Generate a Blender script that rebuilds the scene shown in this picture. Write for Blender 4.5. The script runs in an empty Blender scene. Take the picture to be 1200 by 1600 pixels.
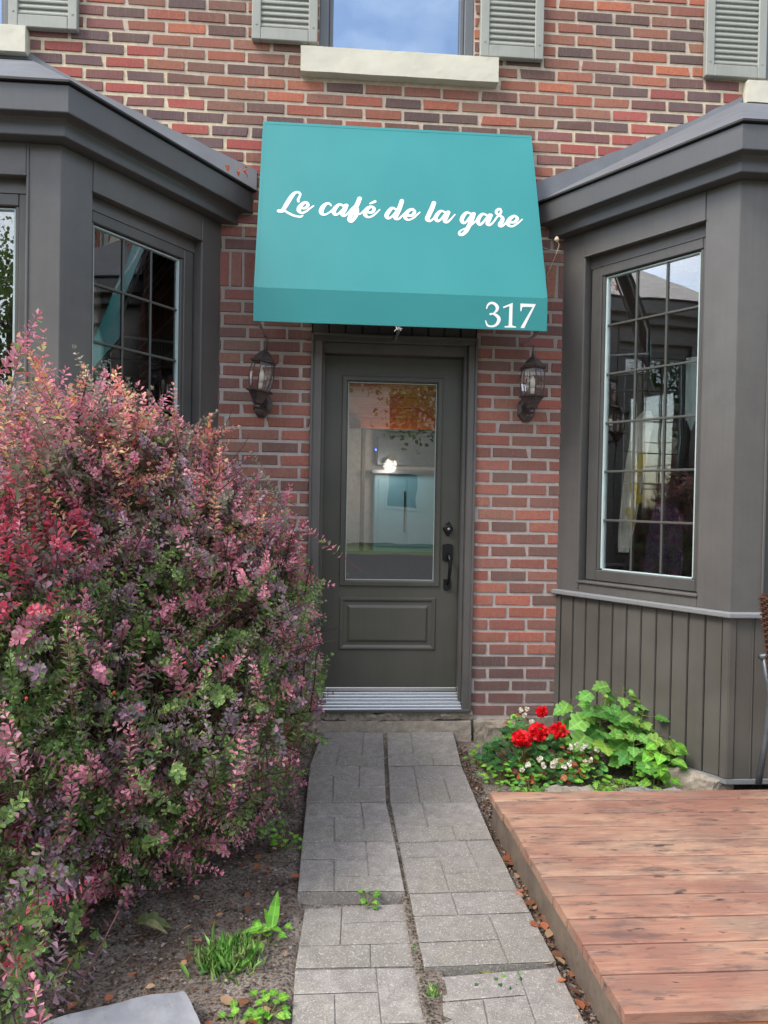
import bpy, math, random
import numpy as np
from mathutils import Vector, Matrix, noise
rnd = random.Random(7)
rng = np.random.default_rng(11)
R = math.radians
scene = bpy.context.scene
col = scene.collection

# ---------------------------------------------------------------- camera
CAM = dict(p=(-.3248, -4.3601, 1.4009), yaw=.071, pit=-.015, rol=.0182, f=1154.6)
def camera():
    cy, sy = math.cos(CAM['yaw']), math.sin(CAM['yaw'])
    f = Vector((sy*math.cos(CAM['pit']), cy*math.cos(CAM['pit']), math.sin(CAM['pit'])))
    r = Vector((cy, -sy, 0)); u = r.cross(f)
    c, s = math.cos(CAM['rol']), math.sin(CAM['rol'])
    r2 = c*r + s*u; u2 = -s*r + c*u
    m = Matrix.Identity(4)
    for i in range(3):
        m[i][0] = r2[i]; m[i][1] = u2[i]; m[i][2] = -f[i]; m[i][3] = CAM['p'][i]
    cd = bpy.data.cameras.new('camera'); o = bpy.data.objects.new('camera', cd); col.objects.link(o)
    cd.sensor_fit = 'HORIZONTAL'; cd.sensor_width = 36; cd.lens = 36*CAM['f']/1200
    cd.clip_start = .05; cd.clip_end = 2000
    o.matrix_world = m; scene.camera = o
camera()

# ---------------------------------------------------------------- sky, sun, exposure
SUN_EL, SUN_AZ = R(50), R(-150)          # direction the light comes from, azimuth from +x
def sky():
    w = bpy.data.worlds.new('World'); scene.world = w; w.use_nodes = True
    nt = w.node_tree; N = nt.nodes; Lk = nt.links
    bg = N['Background']; bg.inputs[1].default_value = .15
    st = N.new('ShaderNodeTexSky'); st.sky_type = 'NISHITA'; st.sun_disc = False
    st.sun_elevation = SUN_EL; st.sun_rotation = R(90) - SUN_AZ; st.dust_density = 1.5
    tc = N.new('ShaderNodeTexCoord'); mp = N.new('ShaderNodeMapping'); mp.inputs['Scale'].default_value = (1, 1, 2.2)
    mp.inputs['Location'].default_value = (.3, .1, .2)
    nz = N.new('ShaderNodeTexNoise'); nz.inputs['Scale'].default_value = 2.1; nz.inputs['Detail'].default_value = 7
    nz.inputs['Roughness'].default_value = .55
    cr = N.new('ShaderNodeValToRGB'); cr.color_ramp.elements[0].color = (.16, .16, .16, 1); cr.color_ramp.elements[0].position = .47; cr.color_ramp.elements[1].position = .76
    mx = N.new('ShaderNodeMix'); mx.data_type = 'RGBA'
    mx.inputs[7].default_value = (9.4, 8.9, 8.3, 1)
    Lk.new(tc.outputs['Generated'], mp.inputs[0]); Lk.new(mp.outputs[0], nz.inputs['Vector'])
    Lk.new(nz.outputs[0], cr.inputs[0]); Lk.new(cr.outputs[0], mx.inputs[0])
    Lk.new(st.outputs[0], mx.inputs[6]); Lk.new(mx.outputs[2], bg.inputs[0])
sky()
def sun():
    l = bpy.data.lights.new('sun', 'SUN'); o = bpy.data.objects.new('sun', l); col.objects.link(o)
    l.energy = 1.4; l.angle = R(20); l.color = (1, .95, .88)
    d = Vector((math.cos(SUN_EL)*math.cos(SUN_AZ), math.cos(SUN_EL)*math.sin(SUN_AZ), math.sin(SUN_EL)))
    o.rotation_euler = d.to_track_quat('Z', 'Y').to_euler()
sun()
scene.view_settings.view_transform = 'Standard'; scene.view_settings.look = 'None'
scene.view_settings.exposure = 1.15; scene.view_settings.gamma = 1
scene.cycles.max_bounces = 8; scene.cycles.transparent_max_bounces = 16

# ---------------------------------------------------------------- materials
def srgb(r, g, b):
    f = lambda c: ((c/255+.055)/1.055)**2.4 if c > 10 else c/255/12.92
    return (f(r), f(g), f(b), 1)
class NT:
    def __init__(s, name):
        s.m = bpy.data.materials.new(name); s.m.use_nodes = True
        s.t = s.m.node_tree; s.b = s.t.nodes['Principled BSDF']
        s.out = s.t.nodes['Material Output']
    def n(s, t, **k):
        x = s.t.nodes.new('ShaderNode'+t)
        for a, v in k.items(): setattr(x, a, v)
        return x
    def l(s, a, b): s.t.links.new(a, b)
    def coord(s, scale=(1, 1, 1), kind='Object'):
        c = s.n('TexCoord'); m = s.n('Mapping'); m.inputs['Scale'].default_value = scale
        s.l(c.outputs[kind], m.inputs[0]); return m.outputs[0]
    def noise(s, v, scale, detail=4, rough=.5):
        x = s.n('TexNoise'); x.inputs['Scale'].default_value = scale; x.inputs['Detail'].default_value = detail
        x.inputs['Roughness'].default_value = rough; s.l(v, x.inputs['Vector']); return x.outputs[0]
    def ramp(s, v, pts):
        x = s.n('ValToRGB'); e = x.color_ramp.elements
        while len(e) < len(pts): e.new(.5)
        for q, (p, c) in zip(e, pts):
            q.position = p; q.color = c if len(c) == 4 else (*c, 1)
        s.l(v, x.inputs[0]); return x.outputs[0]
    def mix(s, f, a, b, mode='MIX'):
        x = s.n('Mix'); x.data_type = 'RGBA'; x.blend_type = mode
        for v, i in ((f, 0), (a, 6), (b, 7)):
            if hasattr(v, 'links'): s.l(v, x.inputs[i])
            else: x.inputs[i].default_value = v
        return x.outputs[2]
    def bump(s, h, dist=.002, strength=1, normal=None):
        x = s.n('Bump'); x.inputs['Distance'].default_value = dist; x.inputs['Strength'].default_value = strength
        s.l(h, x.inputs['Height'])
        if normal is not None: s.l(normal, x.inputs['Normal'])
        s.l(x.outputs[0], s.b.inputs['Normal']); return x.outputs[0]
    def set(s, **k):
        for a, v in k.items():
            i = s.b.inputs[a.replace('_', ' ')]
            if hasattr(v, 'links'): s.l(v, i)
            else: i.default_value = v
        return s
def g3(v): return (v, v, v, 1)

def m_paint(name, c, rough=.42, dirt=.25, scale=9, spec=.5):
    k = NT(name); v = k.coord()
    n1 = k.noise(v, scale, 5, .6); n2 = k.noise(v, 160, 2)
    n3 = k.noise(v, 1.3, 3)
    a = k.mix(k.ramp(n1, [(.35, g3(0)), (.75, g3(dirt))]), c, tuple(min(1, x*1.5+.02) for x in c[:3])+(1,))
    stv = k.noise(k.coord((55, 55, 1.6)), 1, 4, .6); a = k.mix(k.ramp(stv, [(.5, g3(0)), (.78, g3(.28))]), a, tuple(x*.62 for x in c[:3])+(1,))
    a = k.mix(k.ramp(n3, [(.45, g3(0)), (.7, g3(.25))]), a, (.2, .19, .17, 1))
    sp = k.ramp(n2, [(.74, g3(0)), (.79, g3(.6))])
    a = k.mix(sp, a, (.35, .33, .29, 1))
    k.set(Base_Color=a, Roughness=rough, Specular_IOR_Level=spec)
    k.bump(k.noise(v, 14, 3), .0015, .25)
    return k.m
def m_flat(name, c, rough=.6, metal=0, var=.2, scale=20, bump=0, emit=None):
    k = NT(name); v = k.coord()
    n1 = k.noise(v, scale, 5, .6)
    a = k.mix(k.ramp(n1, [(.3, g3(0)), (.7, g3(1))]), tuple(x*(1-var) for x in c[:3])+(1,), tuple(min(1, x*(1+var)) for x in c[:3])+(1,))
    k.set(Base_Color=a, Roughness=rough, Metallic=metal)
    if bump: k.bump(n1, bump)
    if emit:
        k.set(Emission_Color=c, Emission_Strength=emit)
    return k.m
def m_attr_brick():
    k = NT('brick_face'); at = k.n('Attribute', attribute_name='tint')
    v = k.coord(); streak = k.coord((230, 230, 9)); n1 = k.noise(streak, 1, 3, .7); n2 = k.noise(v, 45, 5, .65); n3 = k.noise(v, 240, 3)
    a = k.mix(k.ramp(n2, [(.3, g3(0)), (.72, g3(.55))]), at.outputs[0], (.11, .075, .07, 1))
    a = k.mix(k.ramp(n1, [(.52, g3(0)), (.75, g3(.28))]), a, (.42, .3, .25, 1))
    big = k.noise(v, 1.7, 4, .6)
    a = k.mix(k.ramp(big, [(.45, g3(0)), (.75, g3(.3))]), a, (.3, .2, .17, 1))
    a = k.mix(k.ramp(n3, [(.62, g3(0)), (.74, g3(.6))]), a, (.52, .42, .36, 1)); n9 = k.noise(v, 110, 3); a = k.mix(k.ramp(n9, [(.28, g3(.7)), (.42, g3(0))]), a, (.1, .05, .045, 1)); a = k.mix(.08, a, (.36, .29, .26, 1))
    k.set(Base_Color=a, Roughness=.85, Specular_IOR_Level=.25)
    h = k.mix(.5, n1, n3); k.bump(h, .0018, .8); return k.m
def m_attr_mortar():
    k = NT('mortar'); at = k.n('Attribute', attribute_name='tint'); v = k.coord()
    n1 = k.noise(v, 35, 5, .6); n2 = k.noise(v, 300, 3)
    a = k.mix(k.ramp(n1, [(.35, g3(0)), (.75, g3(.4))]), at.outputs[0], (.22, .2, .18, 1))
    k.set(Base_Color=a, Roughness=.95, Specular_IOR_Level=.1); k.bump(k.mix(.5, n1, n2), .003); return k.m
def m_glass(name, tint=(.92, .96, .95, 1), boost=2.0, base=.02, wobble=.0006, refl=(1, 1, 1, 1)):
    k = NT(name); t = k.t; t.nodes.remove(k.b)
    tr = k.n('BsdfTransparent'); tr.inputs[0].default_value = tint
    gl = k.n('BsdfGlossy'); gl.inputs['Roughness'].default_value = 0.0; gl.inputs[0].default_value = refl
    fr = k.n('Fresnel'); fr.inputs[0].default_value = 1.5
    ma = k.n('Math', operation='MULTIPLY_ADD'); ma.inputs[1].default_value = boost; ma.inputs[2].default_value = base; ma.use_clamp = True
    mx = k.n('MixShader'); b = k.n('Bump'); b.inputs['Distance'].default_value = wobble
    v = k.coord(); k.l(k.noise(v, 4, 1), b.inputs['Height']); k.l(b.outputs[0], gl.inputs['Normal'])
    k.l(fr.outputs[0], ma.inputs[0]); k.l(ma.outputs[0], mx.inputs[0]); k.l(tr.outputs[0], mx.inputs[1]); k.l(gl.outputs[0], mx.inputs[2])
    k.l(mx.outputs[0], k.out.inputs[0]); return k.m
def m_leaf(name, attr=True, c=(.1, .2, .05, 1), trans=.35, rough=.5):
    k = NT(name)
    if attr: src = k.n('Attribute', attribute_name='tint').outputs[0]
    else:
        v = k.coord(); src = k.mix(k.noise(v, 30, 3), tuple(x*.6 for x in c[:3])+(1,), tuple(x*1.4 for x in c[:3])+(1,))
    k.set(Base_Color=src, Roughness=rough, Specular_IOR_Level=.35)
    tl = k.n('BsdfTranslucent'); k.l(src, tl.inputs[0]); mx = k.n('MixShader'); mx.inputs[0].default_value = trans
    k.l(k.b.outputs[0], mx.inputs[1]); k.l(tl.outputs[0], mx.inputs[2]); k.l(mx.outputs[0], k.out.inputs[0]); return k.m
def m_wood(name, c1, c2, c3, stain=.5, knots=True, axis='X'):
    k = NT(name); oi = k.n('ObjectInfo'); tc = k.n('TexCoord')
    add = k.n('VectorMath', operation='MULTIPLY_ADD'); add.inputs[1].default_value = (1, 1, 1)
    cmb = k.n('CombineXYZ'); ml = k.n('Math', operation='MULTIPLY'); ml.inputs[1].default_value = 37
    k.l(oi.outputs['Random'], ml.inputs[0]); k.l(ml.outputs[0], cmb.inputs[0]); k.l(ml.outputs[0], cmb.inputs[1])
    k.l(tc.outputs['Object'], add.inputs[0]); k.l(cmb.outputs[0], add.inputs[2])
    def sc(s):
        m = k.n('Mapping'); m.inputs['Scale'].default_value = s; k.l(add.outputs[0], m.inputs[0]); return m.outputs[0]
    grain = k.noise(sc((3, 60, 60)), 1, 5, .6); fine = k.noise(sc((9, 220, 200)), 1, 3, .6)
    patch = k.noise(sc((2.2, 7, 7)), 1, 5, .65); blot = k.noise(sc((8, 26, 20)), 1, 4, .62); blot2 = k.noise(sc((5, 16, 16)), 1.3, 5, .7)
    a = k.mix(k.ramp(grain, [(.3, g3(0)), (.7, g3(1))]), c1, c2)
    a = k.mix(k.ramp(patch, [(.42, g3(0)), (.68, g3(.75))]), a, c3)
    a = k.mix(k.ramp(blot2, [(.56, g3(0)), (.72, g3(stain*.75))]), a, (.30, .22, .20, 1))
    if knots: a = k.mix(k.ramp(blot, [(.63, g3(0)), (.74, g3(stain*1.5))]), a, (.13, .11, .115, 1))
    a = k.mix(k.ramp(fine, [(.55, g3(0)), (.75, g3(.35))]), a, (.22, .13, .1, 1))
    k.set(Base_Color=a, Roughness=.62, Specular_IOR_Level=.35); k.bump(k.mix(.5, grain, fine), .0016, .6); return k.m
def m_concrete(name, c, moss=.35, speck=.6, rough=.9):
    k = NT(name); v = k.coord(); oi = k.n('ObjectInfo')
    n1 = k.noise(v, 6, 6, .6); n2 = k.noise(v, 420, 2); n3 = k.noise(v, 60, 4, .7); n4 = k.noise(v, 2.6, 4, .6); n5 = k.noise(v, 170, 2)
    a = k.mix(k.ramp(n1, [(.3, g3(0)), (.7, g3(1))]), tuple(x*.72 for x in c[:3])+(1,), tuple(x*1.2 for x in c[:3])+(1,))
    a = k.mix(k.ramp(oi.outputs['Random'], [(0, g3(0)), (1, g3(.75))]), a, tuple(x*.72 for x in c[:3])+(1,))
    a = k.mix(k.ramp(n4, [(.48, g3(0)), (.7, g3(moss))]), a, (.16, .165, .09, 1))
    n6 = k.noise(v, 26, 5, .7); n7 = k.noise(v, 95, 3, .6); n8 = k.noise(v, 9, 6, .7)
    a = k.mix(k.ramp(n6, [(.4, g3(.45)), (.58, g3(0))]), a, tuple(x*.55 for x in c[:3])+(1,))
    a = k.mix(k.ramp(n8, [(.56, g3(0)), (.68, g3(.45))]), a, tuple(x*.5 for x in c[:3])+(1,))
    a = k.mix(k.ramp(n7, [(.6, g3(0)), (.7, g3(speck*.8))]), a, tuple(min(1, x*1.9) for x in c[:3])+(1,))
    a = k.mix(k.ramp(n5, [(.58, g3(0)), (.68, g3(speck))]), a, (.55, .53, .5, 1))
    a = k.mix(k.ramp(n2, [(.32, g3(.7)), (.45, g3(0))]), a, (.06, .058, .055, 1))
    k.set(Base_Color=a, Roughness=rough, Specular_IOR_Level=.2); k.bump(k.mix(.5, n3, n5), .004, .8); return k.m
def m_soil():
    k = NT('soil'); v = k.coord()
    n1 = k.noise(v, 5, 5, .6); n2 = k.noise(v, 90, 5, .7); n3 = k.noise(v, 35, 5, .7)
    a = k.mix(k.ramp(n1, [(.38, g3(0)), (.62, g3(1))]), (.15, .115, .095, 1), (.34, .295, .25, 1))
    a = k.mix(k.ramp(n2, [(.4, g3(.8)), (.55, g3(0))]), a, (.028, .02, .017, 1))
    a = k.mix(k.ramp(n3, [(.62, g3(0)), (.75, g3(.7))]), a, (.3, .27, .25, 1))
    k.set(Base_Color=a, Roughness=.95, Specular_IOR_Level=.1); k.bump(k.mix(.5, n2, n3), .012); return k.m
M = {}
def m_deck():
    k = NT('deck_wood'); oi = k.n('ObjectInfo'); tc = k.n('TexCoord')
    cmb = k.n('CombineXYZ'); ml = k.n('Math', operation='MULTIPLY'); ml.inputs[1].default_value = 37
    k.l(oi.outputs['Random'], ml.inputs[0]); k.l(ml.outputs[0], cmb.inputs[0]); k.l(ml.outputs[0], cmb.inputs[2])
    add = k.n('VectorMath', operation='ADD'); k.l(tc.outputs['Object'], add.inputs[0]); k.l(cmb.outputs[0], add.inputs[1])
    def sc(s, src=add):
        m = k.n('Mapping'); m.inputs['Scale'].default_value = s; k.l(src.outputs[0] if src is add else src.outputs['Object'], m.inputs[0]); return m.outputs[0]
    grain = k.noise(sc((3, 70, 60)), 1, 5, .62); fine = k.noise(sc((10, 260, 200)), 1, 3, .6)
    patch = k.noise(sc((1.6, 5, 5)), 1, 5, .65); grey = k.noise(sc((2.6, 9, 9)), 1.1, 5, .7); dark = k.noise(sc((6, 24, 20)), 1, 5, .68)
    knot = k.noise(sc((13, 40, 40)), 1, 3, .5); wide = k.noise(sc((1.1, 2.2, 2), tc), 1.4, 4, .6)
    a = k.mix(k.ramp(grain, [(.3, g3(0)), (.7, g3(1))]), srgb(158, 112, 92), srgb(178, 136, 114))
    a = k.mix(k.ramp(oi.outputs['Random'], [(0, g3(0)), (1, g3(.35))]), a, srgb(152, 108, 92))
    a = k.mix(k.ramp(patch, [(.42, g3(0)), (.62, g3(.8))]), a, srgb(188, 156, 130))
    a = k.mix(k.ramp(grey, [(.46, g3(0)), (.6, g3(.75))]), a, srgb(138, 118, 104))
    a = k.mix(k.ramp(wide, [(.52, g3(0)), (.66, g3(.6))]), a, srgb(138, 94, 82))
    a = k.mix(k.ramp(dark, [(.52, g3(0)), (.66, g3(.85))]), a, srgb(104, 84, 78))
    a = k.mix(k.ramp(knot, [(.65, g3(0)), (.73, g3(.9))]), a, srgb(62, 54, 54))
    a = k.mix(k.ramp(fine, [(.5, g3(0)), (.7, g3(.5))]), a, srgb(122, 92, 80)); lt = k.noise(sc((5, 120, 90)), 1, 4, .7); a = k.mix(k.ramp(lt, [(.58, g3(0)), (.75, g3(.3))]), a, srgb(222, 190, 164)); a = k.mix(k.ramp(lt, [(.26, g3(.55)), (.42, g3(0))]), a, srgb(120, 84, 70))
    k.set(Base_Color=a, Roughness=.6, Specular_IOR_Level=.35); k.bump(k.mix(.5, grain, fine), .0018, .7); return k.m
M['paint'] = m_paint('grey_brown_paint', srgb(90, 88, 86), .34)
M['paint_dark'] = m_paint('dark_grey_paint', srgb(78, 77, 75), .36)
M['door'] = m_paint('door_paint', srgb(76, 76, 69), .34, .12)
M['bead'] = m_paint('header_paint', srgb(60, 59, 55), .5)
M['siding'] = m_paint('siding_paint', srgb(83, 80, 75), .42, .3, 5)
M['fascia'] = m_paint('fascia_metal', srgb(82, 83, 84), .34, .15)
M['ledge'] = m_paint('ledge_metal', srgb(128, 130, 132), .4, .15)
M['soffit'] = m_paint('soffit_metal', srgb(62, 62, 60), .5)
M['shutter'] = m_paint('shutter_paint', srgb(154, 156, 147), .55, .2)
M['upframe'] = m_paint('upper_frame', srgb(96, 100, 104), .45)
M['vinyl'] = m_flat('pale_vinyl', srgb(178, 196, 196), .4, 0, .06)
M['grille'] = m_paint('grille_bar', srgb(74, 76, 72), .4, .1)
M['brick'] = m_attr_brick(); M['mortar'] = m_attr_mortar()
M['sill'] = m_flat('limestone', srgb(206, 202, 184), .85, 0, .12, 4, .002)
M['slab'] = m_concrete('paving', srgb(164, 158, 152), .4)
M['found'] = m_concrete('foundation_stone', srgb(176, 165, 150), .2, .25)
M['rock'] = m_concrete('rock', srgb(150, 148, 146), .25, .3)
M['palerock'] = m_flat('pale_rock', srgb(146, 148, 153), .85, 0, .16, 14, .003)
M['soil'] = m_soil()
M['roof'] = m_flat('roof_sheet', srgb(104, 107, 112), .6, 0, .15, 6)
M['black'] = m_flat('black_iron', (.012, .012, .013, 1), .35, .3, .2, 60)
M['drip'] = m_flat('black_edge', (.02, .02, .02, 1), .6)
M['alu'] = m_flat('aluminium', (.72, .74, .76, 1), .28, .9, .08, 90)
M['lantern'] = m_flat('aged_lantern_metal', srgb(78, 68, 68), .36, .25, .45, 60, .0006)
M['lglass'] = m_glass('lantern_glass', (.96, .93, .91, 1), .35, .02, .001)
M['glass'] = m_glass('window_glass', (.95, .97, .96, 1), 1.9, .08)
M['doorglass'] = m_glass('door_glass', (.93, .95, .95, 1), 2.2, .15, .0005)
M['upglass'] = m_glass('upper_glass', (.4, .46, .52, 1), 3.0, .26, .0012, (.62, .8, 1, 1))
M['deck'] = m_deck()
M['deckside'] = m_wood('weathered_wood', srgb(112, 100, 90), srgb(92, 82, 74), srgb(130, 118, 104), .4)
M['deckfront'] = m_wood('orange_wood', srgb(196, 122, 80), srgb(206, 134, 92), srgb(190, 112, 72), .2)
M['ceil'] = m_wood('ceiling_wood', srgb(196, 92, 50), srgb(170, 74, 40), srgb(206, 110, 60), .2)
def m_awning():
    k = NT('awning_vinyl'); v = k.coord(); st = k.coord((30, 1, 1.2)); n1 = k.noise(st, 1, 4, .6); n2 = k.noise(v, 2, 3); n3 = k.noise(v, 150, 2)
    a = k.mix(k.ramp(n2, [(.3, g3(0)), (.7, g3(1))]), (.021, .235, .236, 1), (.026, .256, .258, 1))
    a = k.mix(k.ramp(n1, [(.55, g3(0)), (.8, g3(.3))]), a, (.03, .25, .26, 1)); sm = k.noise(k.coord((1.5, 1.5, 1.5)), 1.2, 4); a = k.mix(k.ramp(sm, [(.5, g3(0)), (.8, g3(.1))]), a, (.10, .36, .34, 1))
    a = k.mix(k.ramp(n3, [(.76, g3(0)), (.82, g3(.5))]), a, (.3, .5, .5, 1))
    k.set(Base_Color=a, Roughness=.38, Specular_IOR_Level=.5); k.bump(k.noise(v, 3, 3), .006, .35); return k.m
M['awning'] = m_awning()
M['lining'] = m_flat('awning_lining', srgb(150, 186, 192), .7, 0, .05)
M['white'] = m_flat('white_vinyl', (.86, .88, .87, 1), .5, 0, .03)
M['leaf'] = m_leaf('leaf', True); M['twig'] = m_flat('red_brown_twig', srgb(96, 52, 50), .7)
M['stem'] = m_flat('woody_stem', srgb(70, 56, 46), .9, 0, .3, 40)
M['green_stem'] = m_flat('green_stem', srgb(120, 122, 70), .6)
M['petal'] = m_leaf('petal', True, trans=.3, rough=.6)
M['interior_wall'] = m_flat('interior_plaster', (.42, .36, .32, 1), .8)
M['interior_dark'] = m_flat('interior_dark', (.05, .04, .035, 1), .7)
M['interior_floor'] = m_flat('interior_floor', (.12, .08, .055, 1), .4)
M['teal'] = m_flat('pale_teal_panel', srgb(126, 184, 204), .35, 0, .08, 3)
M['steel'] = m_flat('steel', (.09, .09, .10, 1), .35, .8)
M['glow'] = m_flat('warm_lamp', (1, .45, .12, 1), .5, 0, .0, 20, 0, 2)
M['led'] = m_flat('blue_led', (.05, .12, 1, 1), .5, 0, 0, 20, 0, 5)
M['cloth'] = m_flat('pale_cloth', srgb(226, 222, 214), .9, 0, .12, 12)
M['yellow'] = m_flat('yellow_print', srgb(214, 186, 70), .9)
M['purple'] = m_flat('purple_cloth', srgb(74, 56, 86), .9, 0, .3, 6)
M['card'] = m_flat('cream_card', srgb(206, 186, 160), .7)
M['wicker'] = m_flat('wicker', srgb(84, 56, 44), .6, 0, .35, 70)
M['chair_metal'] = m_flat('grey_chair_metal', srgb(92, 98, 104), .4, .3)
M['asphalt'] = m_concrete('asphalt', (.055, .055, .058, 1), 0, .15)
M['walk'] = m_concrete('sidewalk_concrete', (.34, .33, .31, 1), .1, .2)
M['grassm'] = m_leaf('grass_blade', True, trans=.3)
M['lawn'] = m_flat('lawn', (.05, .09, .025, 1), .95, 0, .4, 8)
M['stucco'] = m_flat('house_siding', (.5, .47, .42, 1), .8)
M['shingle'] = m_flat('house_shingle', (.09, .085, .085, 1), .9, 0, .3, 12)
M['carpaint'] = m_flat('car_paint', (.28, .3, .32, 1), .25, .4, .02)
M['dark_glass'] = m_flat('dark_glass', (.02, .025, .03, 1), .08)
M['tyre'] = m_flat('tyre', (.02, .02, .02, 1), .8)

# ---------------------------------------------------------------- mesh helpers
class MB:
    def __init__(s): s.v = []; s.f = []; s.c = []
    def add(s, vs, fs, c=None):
        n = len(s.v); s.v += [tuple(p) for p in vs]
        for f in fs: s.f.append(tuple(i+n for i in f)); s.c.append(c)
        return s
    def box(s, x0, x1, y0, y1, z0, z1, c=None, T=None, bev=0):
        if x1 < x0: x0, x1 = x1, x0
        if y1 < y0: y0, y1 = y1, y0
        if z1 < z0: z0, z1 = z1, z0
        if bev:
            b = min(bev, (x1-x0)*.45, (y1-y0)*.45, (z1-z0)*.45)
            X = (x0, x0+b, x1-b, x1); Y = (y0, y0+b, y1-b, y1); Z = (z0, z0+b, z1-b, z1)
            vs = []; idx = {}
            def V(i, j, k):
                if (i, j, k) not in idx: idx[i, j, k] = len(vs); vs.append((X[i], Y[j], Z[k]))
                return idx[i, j, k]
            fs = []
            for e in (0, 3):
                q = [V(e, 1, 1), V(e, 2, 1), V(e, 2, 2), V(e, 1, 2)]; fs.append(q if e else q[::-1])
                q = [V(1, e, 1), V(1, e, 2), V(2, e, 2), V(2, e, 1)]; fs.append(q if e else q[::-1])
                q = [V(1, 1, e), V(2, 1, e), V(2, 2, e), V(1, 2, e)]; fs.append(q if e else q[::-1])
            o = lambda e: 1 if e == 0 else 2
            for e in (0, 3):
                for g in (0, 3):
                    fs.append([V(e, o(g), 1), V(e, o(g), 2), V(o(e), g, 2), V(o(e), g, 1)])
                    fs.append([V(e, 1, o(g)), V(e, 2, o(g)), V(o(e), 2, g), V(o(e), 1, g)])
                    fs.append([V(1, e, o(g)), V(2, e, o(g)), V(2, o(e), g), V(1, o(e), g)])
                    for h in (0, 3): fs.append([V(e, o(g), o(h)), V(o(e), g, o(h)), V(o(e), o(g), h)])
        else:
            vs = [(x, y, z) for x in (x0, x1) for y in (y0, y1) for z in (z0, z1)]
            fs = [(0, 1, 3, 2), (4, 6, 7, 5), (0, 4, 5, 1), (2, 3, 7, 6), (0, 2, 6, 4), (1, 5, 7, 3)]
        if T: vs = [T(*p) for p in vs]
        return s.add(vs, fs, c)
    def tube(s, pts, r, n=8, c=None, cap=True):
        pts = [Vector(p) for p in pts]; rs = r if isinstance(r, (list, tuple)) else [r]*len(pts)
        vs = []; up = Vector((.123, .31, .94)).normalized(); prev = None
        for i, p in enumerate(pts):
            d = (pts[min(i+1, len(pts)-1)]-pts[max(i-1, 0)])
            if d.length < 1e-9: d = Vector((0, 0, 1))
            d.normalize()
            a = d.cross(prev if prev is not None else up)
            if a.length < 1e-4: a = d.cross(Vector((1, 0, 0)))
            a.normalize(); b = a.cross(d); prev = b if prev is None else b
            prev = d.cross(a)*-1
            b = d.cross(a)
            for k in range(n):
                t = 2*math.pi*k/n; vs.append(p+a*(math.cos(t)*rs[i])+b*(math.sin(t)*rs[i]))
            prev = -b if False else prev
        fs = [(i*n+k, i*n+(k+1) % n, (i+1)*n+(k+1) % n, (i+1)*n+k) for i in range(len(pts)-1) for k in range(n)]
        if cap: fs += [tuple(range(n))[::-1], tuple((len(pts)-1)*n+k for k in range(n))]
        return s.add(vs, fs, c)
    def lathe(s, prof, n=6, c=None, center=(0, 0, 0), rot=0, flat=1):
        vs = []
        for r_, z in prof:
            for k in range(n):
                t = 2*math.pi*(k+rot)/n; vs.append((center[0]+r_*math.cos(t), center[1]+r_*math.sin(t)*flat, center[2]+z))
        fs = [(i*n+k, i*n+(k+1) % n, (i+1)*n+(k+1) % n, (i+1)*n+k) for i in range(len(prof)-1) for k in range(n)]
        fs += [tuple(range(n))[::-1], tuple((len(prof)-1)*n+k for k in range(n))]
        return s.add(vs, fs, c)
    def build(s, name, mat, parent=None, smooth=False, tint=False):
        me = bpy.data.meshes.new(name); me.from_pydata(s.v, [], s.f); me.update()
        if tint:
            a = me.attributes.new('tint', 'FLOAT_COLOR', 'FACE')
            d = []
            for q in s.c: d += list(q or (.5, .5, .5, 1))
            a.data.foreach_set('color', d)
        me.materials.append(mat)
        if smooth: me.polygons.foreach_set('use_smooth', [True]*len(me.polygons))
        o = bpy.data.objects.new(name, me); col.objects.link(o)
        if parent: o.parent = parent
        return o
def fixn(o):
    import bmesh
    b = bmesh.new(); b.from_mesh(o.data); bmesh.ops.recalc_face_normals(b, faces=b.faces); b.to_mesh(o.data); b.free(); return o
def tag(o, label=None, cat=None, group=None, kind=None):
    if label: o['label'] = label
    if cat: o['category'] = cat
    if group: o['group'] = group
    if kind: o['kind'] = kind
    return o
def thing(name, label, cat, loc=(0, 0, 0), group=None):
    o = bpy.data.objects.new(name, None); col.objects.link(o); o.location = loc; o.empty_display_size = .1
    return tag(o, label, cat, group)
def copy_tree(o, parent=None):
    c = o.copy(); col.objects.link(c)
    if parent: c.parent = parent
    for ch in [x for x in o.children]: copy_tree(ch, c)
    return c
def bulk(name, verts, quads, mat, parent=None, colors=None, smooth=False):
    """many quads at once from numpy arrays"""
    me = bpy.data.meshes.new(name); nq = len(quads)
    me.vertices.add(len(verts)); me.vertices.foreach_set('co', verts.astype(np.float32).ravel())
    me.loops.add(nq*4); me.loops.foreach_set('vertex_index', quads.astype(np.int32).ravel())
    me.polygons.add(nq); me.polygons.foreach_set('loop_start', np.arange(0, nq*4, 4, dtype=np.int32))
    me.polygons.foreach_set('loop_total', np.full(nq, 4, dtype=np.int32))
    me.update(calc_edges=True)
    if colors is not None:
        a = me.attributes.new('tint', 'FLOAT_COLOR', 'FACE'); a.data.foreach_set('color', colors.astype(np.float32).ravel())
    me.materials.append(mat); me.validate()
    o = bpy.data.objects.new(name, me); col.objects.link(o)
    if parent: o.parent = parent
    return o
LEAF_OBOVATE = [(0, 0), (.4, .17), (.78, .29), (1, .05)]
LEAF_OVATE = [(0, 0), (.28, .3), (.65, .25), (1, .0)]
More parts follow.
